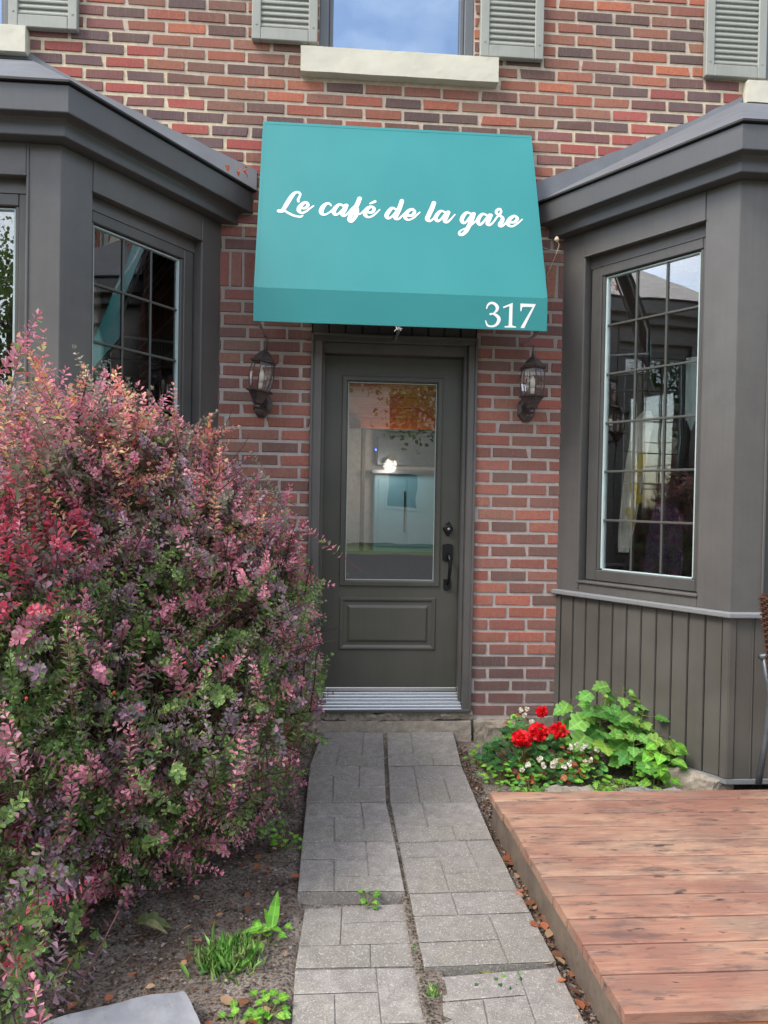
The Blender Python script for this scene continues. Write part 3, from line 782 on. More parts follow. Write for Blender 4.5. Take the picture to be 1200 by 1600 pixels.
    fls = MB(); pts = [Vector((e[0].x, .002, ze)), Vector((tl.x, .002, tl.z)), Vector((tr.x, .002, tr.z)), Vector((e[3].x, .002, ze))]
    for a, b in zip(pts, pts[1:]):
        n = 24
        for i in range(n):
            p, r_ = a.lerp(b, i/n), a.lerp(b, (i+1)/n); hf = lambda q: .028+.085*max(0, 1-(q.z-ze)/.5)+.008*noise.noise(Vector((q.x*9, 2, 1))); h = [hf(p), hf(r_)]
            fls.add([(p.x, -.012, p.z-.006), (r_.x, -.012, r_.z-.006), (r_.x, -.004, r_.z+h[1]), (p.x, -.004, p.z+h[0])], [(0, 1, 2, 3)])
    fixn(fls.build('roof_flashing', M['roof'], ro))
    # windows
    sash(F0, .175, .905, .962, 2.775, ro, gl=(.275, .832))
    w1 = 1.853
    if sg > 0: sash(F1, .17, w1-.165, .962, 2.775, ro, cols=6, gl=(.27, w1-.27))
    else: sash(F1, .155, w1-.165, .962, 2.775, ro, cols=1, rows=1, gl=(.232, w1-.25))
    sash(F2, .165, .895, .962, 2.775, ro, gl=(.24, .80))
    # inside of the bay: seat board and ceiling
    pp = poly(-.1)
    for z, nm in ((.93, 'window_seat'), (2.95, 'bay_ceiling')):
        ib = MB(); ib.add([(p.x, p.y, z) for p in pp]+[(p.x, p.y, z+.02) for p in pp], [(0, 1, 2, 3), (4, 5, 6, 7), (0, 1, 5, 4), (1, 2, 6, 5), (2, 3, 7, 6), (3, 0, 4, 7)])
        fixn(ib.build(nm, M['interior_wall'], ro))
    return ro
bay_l = bay(-1, 'dark grey bay window behind the barberry shrub')
bay_r = bay(1, 'dark grey bay window above the red stained deck')

# ---- interior shell
it = MB()
it.box(-5.2, 5.2, .221, 6.2, .1, .2)
it.build('interior_floor', M['interior_floor'], building)
it = MB(); it.box(-5.2, 5.2, 6.2, 6.3, .2, 2.9).box(-5.3, -5.2, .0, 6.3, .1, 6.6).box(5.2, 5.3, .0, 6.3, .1, 6.6).box(-5.2, 5.2, .221, 6.2, 2.9, 3.0).box(-5.3, 5.3, .011, 6.3, 6.6, 6.7)
it.box(-5.2, 5.2, 1.6, 1.7, 3.0, 6.6)
it.build('interior_walls', M['interior_wall'], building)
cb = MB()
for i in range(8): cb.box(-1.0, 1.9, 2.6, 2.66, 2.085+i*.1, 2.085+i*.1+.096, bev=.004)
cb.build('bulkhead_boards', M['ceil'], building)
MB().box(.08, 1.3, 2.75, 2.8, .9, 1.66, bev=.01).build('teal_panel', M['teal'], building)
MB().box(-.9, 1.9, 2.9, 2.95, .2, 2.1).build('back_panel', M['interior_wall'], building)
MB().box(-.06, -.02, 2.5, 2.56, .9, 2.08, bev=.01).build('timber_stud', M['stem'], building)
for i in range(3): MB().box(.12+i*.3, .40+i*.3, 2.742, 2.7495, .96, 1.62, bev=.004).build('fridge_door', M['teal'], building)
for i in range(3): MB().box(.37+i*.3, .385+i*.3, 2.72, 2.74, 1.1, 1.5, bev=.004).build('fridge_handle', M['steel'], building)
for i, x in enumerate((-.35, .75)):
    st_ = MB(); st_.tube([(x, 1.5, .2), (x, 1.5, .78)], .02, 8); st_.lathe([(.17, .78), (.18, .80), (.17, .82)], 16, center=(x, 1.5, 0)); st_.lathe([(.2, .2), (.19, .22), (.03, .23)], 16, center=(x, 1.5, 0)); st_.build('bar_stool', M['interior_dark'], building)
sh = MB().box(.05, 1.3, 2.62, 2.9, 1.66, 1.70, bev=.004)
for i in range(0): sh.lathe([(.03, 0), (.034, .02), (.034, .1), (.02, .12), (.02, .13)], 12, center=(.22+i*.1, 2.72, 1.70))
sh.box(.1, 1.1, 2.7, 2.9, 1.74, 2.02, bev=.01)
sh.build('steel_shelf', M['steel'], building)
MB().box(-1.4, 1.9, 2.3, 2.7, .2, .92, bev=.01).build('counter', M['interior_dark'], building)
tag(MB().box(.075, .089, 2.595, 2.6, 1.875, 1.89).build('blue_sign_light', M['led']), 'tiny blue lit sign seen through the door glass', 'sign')
ls = MB(); ls.lathe([(.02, 0), (.05, -.02), (.055, -.05)], 16, center=(.2, 2.58, 1.80)); lamp = tag(ls.build('counter_lamp', M['steel']), 'small warm lamp over the counter seen through the door glass', 'lamp')
b_ = MB(); b_.lathe([(.01, -.02), (.026, -.045), (.02, -.065), (.004, -.075)], 14, center=(.2, 2.58, 1.80)); b_.build('bulb', M['glow'], lamp, smooth=True)
pl = bpy.data.lights.new('lamp_light', 'POINT'); pl.energy = 4.5; pl.color = (1, .88, .78); pl.shadow_soft_size = .06
po = bpy.data.objects.new('lamp_light', pl); po.location = (.2, 2.3, 1.72); po.parent = lamp; col.objects.link(po)
cd = MB().box(.074, .1, .118, .1185, 1.655, 1.715)
tag(MB().box(.02, .066, .1125, .114, 1.648, 1.70).build('notice_card', M['card']), 'small cream card stuck inside the door glass', 'card')

# cloths inside the right bay
Fr = Face((CX+HW, .005), (CX+1.5965, -.896), 1)
if Fr.n.y > 0: Fr.n = -Fr.n
def cloth_strip(path, name, mat, depth):
    vs = []; n = 10
    for (s, z, w) in path:
        for i in range(n+1):
            t = i/n-.5; vs.append(Fr.T(s+t*w, depth+.012*math.cos(t*14)+.01*abs(t), z))
    m = MB().add(vs, [(j*(n+1)+i, j*(n+1)+i+1, (j+1)*(n+1)+i+1, (j+1)*(n+1)+i) for j in range(len(path)-1) for i in range(n)])
    return m.build(name, mat, smooth=True)
cl = cloth_strip([(.50, 1.93, .05), (.49, 1.90, .1), (.475, 1.86, .14), (.46, 1.78, .13), (.43, 1.6, .13), (.41, 1.45, .12), (.39, 1.3, .11), (.375, 1.2, .09), (.37, 1.13, .07)], 'hanging_cloth', M['cloth'], -.15)
tag(cl, 'pale twisted cloth with yellow print hanging inside the right bay window', 'cloth')
yp = MB()
for s, z, a in ((.475, 1.66, .035), (.455, 1.60, .03), (.43, 1.50, .032), (.455, 1.44, .03), (.41, 1.36, .03), (.42, 1.30, .022)):
    yp.add([Fr.T(s+a*math.cos(k*math.pi/5)*(1+.2*math.sin(k*2)), -.136, z+a*1.2*math.sin(k*math.pi/5)) for k in range(10)]+[Fr.T(s+a*math.cos(k*math.pi/5), -.139, z+a*1.2*math.sin(k*math.pi/5)) for k in range(10)], [tuple(range(10))]+[(k, (k+1) % 10, 10+(k+1) % 10, 10+k) for k in range(10)])
yp.build('print_patch', M['yellow'], cl)
pc = cloth_strip([(.60, 1.42, .12), (.60, 1.3, .2), (.59, 1.1, .24), (.58, .95, .25)], 'purple_cloth', M['purple'], -.2)
tag(pc, 'dark purple cloth hanging low inside the right bay window', 'cloth')
sg_ = MB().box(.735, .81, -.132, -.128, 1.86, 2.19, T=Fr.T)
sg_.add([Fr.T(.745, -.128, 1.86), Fr.T(.80, -.128, 1.86), Fr.T(.772, -.128, 1.80), Fr.T(.745, -.132, 1.86), Fr.T(.80, -.132, 1.86), Fr.T(.772, -.132, 1.80)], [(0, 1, 2), (3, 5, 4), (0, 3, 4, 1), (1, 4, 5, 2), (2, 5, 3, 0)])
tag(fixn(sg_.build('pennant_sign', M['vinyl'])), 'pale blue panel with pennant tip inside the right bay window', 'panel')
# post inside left bay
tag(MB().box(-1.62, -1.56, -.35, -.29, .95, 2.95, bev=.005).build('timber_post', M['card']), 'pale timber post inside the left bay window', 'post')

# ================================================================ awning
aw = thing('awning', 'turquoise vinyl awning with white lettering over the door', 'awning', (0.033, 0, 3.58))
AO = Vector((.033, 0, 3.58)); AT, AB, AV = (-.02, 3.58), (-.41, 2.514), (-.41, 2.337)
SL = math.hypot(AT[0]-AB[0], AT[1]-AB[1]); su = Vector((0, AB[0]-AT[0], AB[1]-AT[1]))/SL; sn = Vector((0, su.z, -su.y)); sn = sn if sn.y < 0 else -sn
def aw_slope(x, d, off=0):
    p = Vector((x, AT[0], AT[1]))+su*d+sn*off; return (p.x-AO.x, p.y-AO.y, p.z-AO.z)
def canopy():
    mb = MB(); nx, nd = 30, 20
    xl = lambda t: -.757+.004*t; xr = lambda t: .818+.005*t
    vs = []
    for j in range(nd+1):
        for i in range(nx+1):
            t = j/nd; u = i/nx; x = xl(t)+(xr(t)-xl(t))*u
            vs.append(aw_slope(x, SL*t, 0))
    mb.add(vs, [(j*(nx+1)+i, j*(nx+1)+i+1, (j+1)*(nx+1)+i+1, (j+1)*(nx+1)+i) for j in range(nd) for i in range(nx)])
    o = mb.build('canopy', M['awning'], aw, smooth=True)
    v = MB(); a, b = -.753-AO.x, .823-AO.x; v.box(a, b, AV[0]-AO.y, AV[0]+.003-AO.y, AV[1]-AO.z, AB[1]-.0005-AO.z)
    v.box(a, b, AV[0]-.0016-AO.y, AV[0]-AO.y, AV[1]-AO.z, AV[1]+.016-AO.z)
    v.build('valance', M['awning'], aw)
    hm = MB()
    for x0_, x1_, t0, t1 in ((-.7565, -.742, -.7525, -.738), (.803, .8175, .808, .8225)):
        hm.add([aw_slope(x0_, .004, .0012), aw_slope(x1_, .004, .0012), aw_slope(t1, SL-.002, .0012), aw_slope(t0, SL-.002, .0012)], [(0, 1, 2, 3)])
    hm.add([aw_slope(-.741, .003, .0011), aw_slope(.802, .003, .0011), aw_slope(.802, .02, .0011), aw_slope(-.741, .02, .0011)], [(0, 1, 2, 3)])
    hm.build('hem', M['awning'], aw)
    ln = MB(); ln.add([aw_slope(-.755, .005, -.003), aw_slope(.816, .005, -.003), aw_slope(.820, SL-.004, -.003), aw_slope(-.751, SL-.004, -.003)], [(0, 1, 2, 3)])
    ln.build('lining', M['lining'], aw)
    fr = MB()
    for x in (a+.02, 0, b-.02):
        fr.tube([(x, -.02, AT[1]-.04-AO.z), (x, AB[0]+.02, AB[1]-.02-AO.z), (x, AV[0]+.02, AV[1]+.015-AO.z), (x, -.012, AV[1]+.015-AO.z)], .009, 6)
    fr.tube([(a+.02, AV[0]+.02, AV[1]+.013-AO.z), (b-.02, AV[0]+.02, AV[1]+.013-AO.z)], .01, 6)
    fr.build('frame', M['alu'], aw)
    w = MB(); z = AV[1]-AO.z
    for k in range(7):
        t = rnd.uniform(-.02, .02); w.tube([(-.02+t, AV[0]+.005, z+.002), (-.02+t*.3, AV[0]+rnd.uniform(-.01, .01), z-.012), (-.02+t*.8+rnd.uniform(-.02, .02), AV[0], z-rnd.uniform(.01, .03))], .0012, 4)
    w.build('loose_thread', M['white'], aw)
canopy()
def field_mesh(discs, polys, res):
    """union of discs and polygons as a filled marching-squares mesh in 2D"""
    xs = [d[0] for d in discs]+[p[0] for q in polys for p in q]; ys = [d[1] for d in discs]+[p[1] for q in polys for p in q]
    x0, x1, y0, y1 = min(xs)-.03, max(xs)+.03, min(ys)-.03, max(ys)+.03
    nx, ny = int((x1-x0)/res)+1, int((y1-y0)/res)+1
    X = x0+np.arange(nx)*res; Y = y0+np.arange(ny)*res; F = np.full((ny, nx), 1.0)
    for dx, dy, r_ in discs:
        i0, i1 = max(0, int((dx-r_-3*res-x0)/res)), min(nx, int((dx+r_+3*res-x0)/res)+2)
        j0, j1 = max(0, int((dy-r_-3*res-y0)/res)), min(ny, int((dy+r_+3*res-y0)/res)+2)
        D = np.hypot(X[None, i0:i1]-dx, Y[j0:j1, None]-dy)-r_
        F[j0:j1, i0:i1] = np.minimum(F[j0:j1, i0:i1], D)
    for q in polys:
        q = np.array(q); GX, GY = np.meshgrid(X, Y); ins = np.zeros_like(GX, bool); dist = np.full_like(GX, 9.)
        for a, b in zip(q, np.roll(q, -1, 0)):
            cnd = ((a[1] > GY) != (b[1] > GY)); xi = (b[0]-a[0])*(GY-a[1])/((b[1]-a[1]) or 1e-9)+a[0]; ins ^= cnd & (GX < xi)
            e = b-a; t = np.clip(((GX-a[0])*e[0]+(GY-a[1])*e[1])/(e@e), 0, 1); dist = np.minimum(dist, np.hypot(GX-a[0]-t*e[0], GY-a[1]-t*e[1]))
        F = np.minimum(F, np.where(ins, -dist, dist))
    V = []; ids = {}; Fc = []
    def vid(key, p):
        if key not in ids: ids[key] = len(V); V.append(p)
        return ids[key]
    for j in range(ny-1):
        for i in range(nx-1):
            c = [(i, j), (i+1, j), (i+1, j+1), (i, j+1)]; f = [F[b, a] for a, b in c]
            if min(f) >= 0: continue
            out = []
            for k in range(4):
                a, b = c[k], c[(k+1) % 4]; fa, fb = f[k], f[(k+1) % 4]
                if fa < 0: out.append(vid(a, (X[a[0]], Y[a[1]])))
                if (fa < 0) != (fb < 0):
                    t = fa/(fa-fb); out.append(vid((min(a, b), max(a, b)), (X[a[0]]+(X[b[0]]-X[a[0]])*t, Y[a[1]]+(Y[b[1]]-Y[a[1]])*t)))
            if len(out) >= 3: Fc.append(tuple(out))
    return V, Fc
def stroke(pts, closed=False):
    out = []; P = [np.array(p) for p in pts]; P = [2*P[0]-P[1]]+P+[2*P[-1]-P[-2]]
    for i in range(1, len(P)-2):
        for t in np.linspace(0, 1, 22, endpoint=False):
            a, b, c, d = P[i-1:i+3]; q = .5*((2*b)+(-a+c)*t+(2*a-5*b+4*c-d)*t*t+(-a+3*b-3*c+d)*t**3); out.append((q[0], q[1], max(q[2], .002)/2))
    out.append((P[-2][0], P[-2][1], P[-2][2]/2)); return out
SCRIPT= [[(-0.5368,-0.565,0.0129),(-0.5382,-0.5504,0.0144),(-0.532,-0.5317,0.0133),(-0.5281,-0.513,0.0133),(-0.5388,-0.5007,0.0145),(-0.5579,-0.5055,0.0179),(-0.5761,-0.5324,0.0245),(-0.5939,-0.5701,0.0253),(-0.6101,-0.6075,0.0243),(-0.6239,-0.6301,0.02),(-0.6412,-0.6347,0.0222)],[(-0.6412,-0.6347,0.0222),(-0.6237,-0.6355,0.0188),(-0.6092,-0.6329,0.0148),(-0.5883,-0.6462,0.0143),(-0.5616,-0.6602,0.0143),(-0.5352,-0.6666,0.0137),(-0.5192,-0.6657,0.0131),(-0.5115,-0.6581,0.0103)],[(-0.5164,-0.6095,0.0143),(-0.4989,-0.6066,0.0172),(-0.4833,-0.5875,0.0178),(-0.4911,-0.5697,0.0173),(-0.5086,-0.5743,0.0201),(-0.527,-0.5991,0.0244),(-0.5336,-0.6231,0.0223),(-0.5199,-0.6405,0.0157),(-0.4982,-0.6338,0.0137),(-0.4753,-0.6108,0.0115),(-0.4529,-0.5894,0.0086)],[(-0.3559,-0.5818,0.0102),(-0.3668,-0.5684,0.014),(-0.3814,-0.5692,0.0166),(-0.3989,-0.5903,0.0254),(-0.4096,-0.619,0.0266),(-0.406,-0.6388,0.0215),(-0.3913,-0.6459,0.0133),(-0.3737,-0.637,0.0114),(-0.3514,-0.6157,0.0114),(-0.3291,-0.5883,0.0134),(-0.3098,-0.5711,0.016)],[(-0.2902,-0.5781,0.0144),(-0.3098,-0.5711,0.016),(-0.3306,-0.5945,0.0239),(-0.3409,-0.6231,0.0248),(-0.3316,-0.6426,0.0165),(-0.3155,-0.6357,0.0133),(-0.2931,-0.6084,0.0134),(-0.2739,-0.5771,0.016)],[(-0.2723,-0.577,0.0262),(-0.2827,-0.6078,0.0274),(-0.2938,-0.6345,0.0248),(-0.2829,-0.6486,0.0143),(-0.2636,-0.6308,0.0127),(-0.2444,-0.6016,0.0121),(-0.2282,-0.5806,0.0115)],[(-0.1974,-0.5228,0.0251),(-0.2087,-0.5592,0.0263),(-0.2264,-0.6046,0.0281),(-0.2457,-0.6418,0.0248),(-0.2542,-0.6721,0.0216),(-0.2421,-0.6834,0.0174),(-0.2245,-0.6585,0.0197),(-0.2123,-0.6279,0.0211),(-0.2085,-0.5956,0.0154)],[(-0.2132,-0.634,0.0134),(-0.1921,-0.6276,0.0108),(-0.1726,-0.6056,0.0115),(-0.1563,-0.5865,0.0128)],[(-0.1465,-0.617,0.0147),(-0.1269,-0.6142,0.0176),(-0.1164,-0.5903,0.0186),(-0.1301,-0.5769,0.0167),(-0.1514,-0.5883,0.0231),(-0.1661,-0.6173,0.025),(-0.1644,-0.6392,0.0198),(-0.1481,-0.6495,0.0134),(-0.1237,-0.6381,0.0122),(-0.1007,-0.6136,0.0103),(-0.0859,-0.5946,0.0083)],[(-0.1393,-0.556,0.0097),(-0.1268,-0.5484,0.0142),(-0.1119,-0.5394,0.0174)],[(0.0096,-0.5888,0.0114),(-0.0155,-0.5792,0.0175),(-0.0352,-0.6042,0.0236),(-0.0478,-0.6334,0.0235),(-0.0395,-0.6505,0.0174),(-0.02,-0.6399,0.0129),(-0.0004,-0.6141,0.0129),(0.0155,-0.5846,0.0153)],[(0.0398,-0.5256,0.0238),(0.0294,-0.5647,0.026),(0.0144,-0.6085,0.0267),(0.0012,-0.6449,0.0235),(0.0185,-0.6524,0.0137),(0.0382,-0.631,0.0114),(0.0619,-0.602,0.0114),(0.0778,-0.5859,0.013)],[(0.0732,-0.6266,0.0145),(0.0965,-0.622,0.0176),(0.1099,-0.5974,0.0184),(0.0954,-0.581,0.0161),(0.0717,-0.5981,0.0221),(0.0568,-0.6276,0.0236),(0.0592,-0.6478,0.0183),(0.0765,-0.6549,0.0129),(0.104,-0.6392,0.0114),(0.1239,-0.6167,0.0103),(0.1399,-0.5991,0.0077)],[(0.2208,-0.5296,0.0247),(0.2079,-0.5689,0.0269),(0.1903,-0.6129,0.0268),(0.1797,-0.643,0.0252),(0.191,-0.6571,0.016),(0.2089,-0.6452,0.0122),(0.2292,-0.6179,0.0123),(0.2496,-0.5905,0.0131)],[(0.2791,-0.5888,0.0131),(0.2576,-0.5843,0.0162),(0.2381,-0.6079,0.0223),(0.2276,-0.6323,0.023),(0.2359,-0.6541,0.0176),(0.2557,-0.6426,0.0123),(0.2763,-0.6129,0.0131),(0.2968,-0.5878,0.017)],[(0.3006,-0.59,0.0224),(0.2856,-0.6267,0.025),(0.2777,-0.6523,0.0211),(0.2903,-0.6597,0.0146),(0.3105,-0.6396,0.0108),(0.3374,-0.6037,0.0077)],[(0.4285,-0.5935,0.0132),(0.4051,-0.5862,0.0163),(0.3865,-0.6078,0.0224),(0.3741,-0.6395,0.0231),(0.3823,-0.6595,0.0177),(0.4004,-0.649,0.0131),(0.4235,-0.6153,0.0139),(0.4404,-0.5904,0.0171)],[(0.4451,-0.5925,0.0217),(0.4327,-0.6291,0.0247),(0.4172,-0.6681,0.0246),(0.3976,-0.7116,0.0222),(0.3783,-0.7352,0.0191),(0.3625,-0.7417,0.0153),(0.356,-0.728,0.013),(0.3684,-0.7108,0.01),(0.3965,-0.6938,0.01),(0.4248,-0.6733,0.01),(0.4579,-0.6373,0.0108),(0.4831,-0.6048,0.0132)],[(0.517,-0.5981,0.0132),(0.4957,-0.5911,0.0163),(0.4755,-0.6148,0.0217),(0.4654,-0.644,0.0232),(0.4742,-0.6649,0.0177),(0.4925,-0.652,0.0131),(0.5159,-0.6197,0.014),(0.535,-0.5947,0.0171)],[(0.5416,-0.5967,0.0218),(0.527,-0.6335,0.024),(0.5185,-0.6587,0.0201),(0.5311,-0.6656,0.0139),(0.5519,-0.6464,0.0109),(0.5757,-0.6092,0.0109),(0.5928,-0.5891,0.0133),(0.602,-0.5668,0.0133),(0.595,-0.5503,0.0141),(0.5785,-0.5609,0.0164),(0.5734,-0.5805,0.0148),(0.5885,-0.5941,0.0164),(0.6074,-0.6099,0.0187),(0.6041,-0.6316,0.0233),(0.59,-0.6562,0.0233),(0.59,-0.6691,0.0178),(0.6039,-0.6674,0.0132),(0.6271,-0.6423,0.0117),(0.6488,-0.6124,0.0133)],[(0.6529,-0.6409,0.0148),(0.675,-0.6358,0.0179),(0.6926,-0.6109,0.0188),(0.6757,-0.595,0.0164),(0.6507,-0.6147,0.0226),(0.6359,-0.6418,0.0234),(0.6397,-0.6621,0.0179),(0.6612,-0.6666,0.0132),(0.6902,-0.646,0.0109),(0.7201,-0.6156,0.0078)]]
DIGIT_THREE= [[(0.4902,2.4475,0.0072),(0.4954,2.464,0.0099),(0.5076,2.4754,0.0127),(0.5214,2.4778,0.0133),(0.5368,2.471,0.0161),(0.5482,2.4551,0.0183),(0.5444,2.4373,0.0138),(0.5322,2.4259,0.0083)],[(0.5116,2.4176,0.0122),(0.524,2.4196,0.0094),(0.5407,2.414,0.015),(0.5548,2.4022,0.0183),(0.5584,2.3887,0.0194),(0.55,2.368,0.0161),(0.5336,2.3552,0.0116),(0.5143,2.3523,0.0099),(0.4976,2.3561,0.0105),(0.4905,2.3673,0.0088),(0.486,2.3813,0.0061)]]
DIGITS= [[(0.5799,2.4603),(0.6308,2.4824),(0.6322,2.4819),(0.6314,2.3627),(0.6376,2.3588),(0.6535,2.3561),(0.6531,2.3498),(0.5892,2.3489),(0.5896,2.355),(0.6071,2.3577),(0.6125,2.362),(0.614,2.4643),(0.5815,2.4509)],[(0.674,2.4807),(0.7598,2.4806),(0.6977,2.3486),(0.6767,2.3498),(0.7412,2.4635),(0.6897,2.4627),(0.6842,2.4587),(0.6804,2.4395),(0.6748,2.4393)]]

V, Fc = field_mesh([d for s in SCRIPT for d in stroke(s)], [], .0018)
MB().add([aw_slope(x, -y, .0016) for x, y in V], Fc).build('lettering', M['white'], aw)
V, Fc = field_mesh([d for s in DIGIT_THREE for d in stroke(s)], DIGITS, .0018)
MB().add([(x-AO.x, AV[0]-.0018-AO.y, z-AO.z) for x, z in V], Fc).build('house_number', M['white'], aw)

# ================================================================ wall lanterns
def lantern(x, z, label, tilt, plate_dx):
    t = thing('wall_lantern', label, 'lantern', (x, -.145, z), 'wall lanterns beside the door')
    n = 6
    c = MB(); c.lathe([(.066, .155), (.078, .160), (.080, .166), (.066, .176), (.060, .179), (.060, .183), (.052, .19), (.040, .206), (.024, .222), (.016, .226), (.013, .232)], n, rot=.5)
    c.build('cap', M['lantern'], t)
    f = MB(); f.lathe([(.012, .232), (.008, .238), (.012, .243), (.006, .248), (.009, .256), (.004, .262), (.0045, .28), (.001, .30)], 10); f.build('finial', M['lantern'], t, smooth=True)
    prof = [(.053, .004), (.064, .035), (.070, .075), (.070, .11), (.062, .155)]
    g_ = MB(); vs = []
    for r_, zz in prof:
        for k in range(n): a = 2*math.pi*(k+.5)/n; vs.append((r_*math.cos(a), r_*math.sin(a), zz))
    g_.add(vs, [(i*n+k, i*n+(k+1) % n, (i+1)*n+(k+1) % n, (i+1)*n+k) for i in range(len(prof)-1) for k in range(n)]); g_.build('glass_panels', M['lglass'], t)
    b = MB()
    for k in range(n):
        a = 2*math.pi*(k+.5)/n; b.tube([(r_*1.02*math.cos(a), r_*1.02*math.sin(a), zz) for r_, zz in prof], .0036, 6)
    b.build('cage_bars', M['lantern'], t)
    k = MB(); k.lathe([(.03, -.07), (.035, -.055), (.05, -.03), (.064, -.01), (.080, -.006), (.082, .0), (.078, .004), (.05, .006)], n, rot=.5)
    k.lathe([(.004, -.128), (.013, -.122), (.015, -.112), (.008, -.104), (.010, -.098), (.018, -.09), (.016, -.08), (.03, -.069)], 12)
    k.build('base', M['lantern'], t)
    a = MB(); a.tube([(0, 0, -.072), (.0, .05, -.085), (0, .10, -.075), (0, .135, -.06)], [.012, .012, .013, .016], 8)
    pr = [(.062, .142), (.062, .134), (.05, .126), (.036, .122)]
    vs = [(r_*math.cos(2*math.pi*(k+.5)/8)*.9, y, -.062+r_*1.28*math.sin(2*math.pi*(k+.5)/8)) for r_, y in pr for k in range(8)]
    a.add(vs, [(i*8+q, (i+1)*8+q, (i+1)*8+(q+1) % 8, i*8+(q+1) % 8) for i in range(3) for q in range(8)]+[tuple(range(24, 32))])
    a.build('wall_plate', M['lantern'], t)
    u = MB(); u.lathe([(.012, .006), (.014, .03), (.013, .045)], 12); u.lathe([(.012, .046), (.016, .07), (.013, .10), (.003, .118)], 12); u.build('bulb', M['cloth'], t, smooth=True)
    if tilt:
        t.rotation_euler = (0, R(tilt), R(-6))
    return t
lantern(-.741, 2.008, 'tilted brown hexagonal wall lantern on the brick by the left bay', 7.5, 0)
lantern(.823, 2.022, 'upright brown hexagonal wall lantern on the brick under the house number', 0, 1)

# ================================================================ paving slabs
PAT = [(0, 0, .34, .62), (.34, 0, 1, .36), (.34, .36, .7, 1), (.7, .36, 1, 1), (0, .62, .34, 1)]
PAT2 = [(0, 0, .62, .34), (.62, 0, 1, .68), (0, .34, .28, 1), (.28, .34, .62, .68), (.28, .68, 1, 1)]
def paver(q, drop, label, seed):
    """q: four corners far-left, far-right, near-right, near-left (x, y)"""
    rr = random.Random(seed); c = [Vector(p) for p in q]; cen = sum(c, Vector((0, 0)))/4
    tiltx, tilty = rr.uniform(-.006, .006), rr.uniform(-.004, .004)
    mb = MB(); pat = PAT if rr.random() < .5 else PAT2; rot = rr.randrange(4)
    def W(u, v, h):
        for _ in range(rot): u, v = v, 1-u
        p = (c[0]*(1-u)+c[1]*u)*(1-v)+(c[3]*(1-u)+c[2]*u)*v
        e = .0016*noise.noise(Vector((p.x*30, p.y*30, seed)))
        return (p.x-cen.x, p.y-cen.y, gz(p.y)-drop+(p.x-cen.x)*tiltx+h+e*1.2)
    shal = rr.random() < .6; g = rr.uniform(.004, .009); b = .02
    for (a, b0, a2, b2) in pat:
        e = [g if t in (0, 1) else g*.75 for t in (a, b0, a2, b2)]
        e[0] *= .3 if a == 0 else 1; e[1] *= .3 if b0 == 0 else 1; e[2] *= .3 if a2 == 1 else 1; e[3] *= .3 if b2 == 1 else 1
        u0, v0, u1, v1 = a+e[0], b0+e[1], a2-e[2], b2-e[3]; n = 5
        vs = []
        for j in range(n+1):
            for i in range(n+1):
                bo = i in (0, n) or j in (0, n); ui = u0+(u1-u0)*(i/n if not 0 < i < n else (i-1)/(n-2)*(1-2*b)+b); vj = v0+(v1-v0)*(j/n if not 0 < j < n else (j-1)/(n-2)*(1-2*b)+b)
                vs.append(W(ui, vj, (-.004 if shal else -.0018) if bo else 0))
        fs = [(j*(n+1)+i, j*(n+1)+i+1, (j+1)*(n+1)+i+1, (j+1)*(n+1)+i) for j in range(n) for i in range(n)]
        mb.add(vs, fs)
    n = 14
    for h0, h1 in ((-.0052, -.05),):
        ring_ = [(i/n, 0) for i in range(n)]+[(1, i/n) for i in range(n)]+[(1-i/n, 1) for i in range(n)]+[(0, 1-i/n) for i in range(n)]
        m = len(ring_); jt = [.014*noise.noise(Vector((u*9, v*9, seed*3))) for u, v in ring_]
        vs = [W(u+(.5-u)*abs(j), v+(.5-v)*abs(j), h0) for (u, v), j in zip(ring_, jt)]+[W(u, v, h1) for u, v in ring_]
        mb.add(vs, [(k, (k+1) % m, m+(k+1) % m, m+k) for k in range(m)]+[tuple(range(m))])
    o = fixn(mb.build('paving_slab', M['slab'])); o.location = (cen.x, cen.y, 0)
    tag(o, label, 'paving slab', 'paving slabs of the path to the door'); return o
LX = [(-.357, -.05), (-.417, -.455), (-.421, -.915), (-.423, -1.30), (-.424, -1.68)]
MXl = [(.0, -.055), (-.02, -.46), (-.045, -.915), (-.036, -1.30), (-.033, -1.69)]
MXr = [(.022, -.055), (-.002, -.47), (-.027, -.925), (-.022, -1.315), (-.02, -1.70)]
RX = [(.414, -.05), (.394, -.46), (.386, -.93), (.38, -1.295), (.388, -1.695)]
ordn = ['first', 'second', 'third', 'fourth', 'fifth', 'sixth', 'seventh']
def sh_(p, dx, dy): return (p[0]+dx, p[1]+dy)
for i in range(4):
    paver([sh_(LX[i], 0, -.003), sh_(MXl[i], 0, -.003), sh_(MXl[i+1], 0, .003), sh_(LX[i+1], 0, .003)], 0, 'grey slab in the path column beside the shrub, %s from the doorstep' % ordn[i], 10+i)
    paver([sh_(MXr[i], 0, -.003), sh_(RX[i], 0, -.003), sh_(RX[i+1], 0, .003), sh_(MXr[i+1], 0, .003)], 0 if i < 3 else .002, 'grey slab in the path column beside the deck, %s from the doorstep' % ordn[i], 30+i)
paver([(-.395, -1.745), (-.028, -1.725), (-.032, -2.075), (-.413, -2.07)], .026, 'fifth grey slab from the doorstep in the shrub side column, sunk with a worn corner', 51)
paver([(-.413, -2.078), (-.032, -2.083), (-.03, -2.47), (-.41, -2.47)], .026, 'sixth grey slab from the doorstep in the column beside the shrub', 52)
paver([(-.018, -1.708), (.388, -1.703), (.402, -2.11), (-.016, -2.12)], .0, 'fifth grey slab from the doorstep in the column beside the deck', 53)
paver([(.03, -2.15), (.402, -2.12), (.41, -2.52), (-.012, -2.54)], .012, 'cracked grey slab at the near end of the path beside the deck', 54)
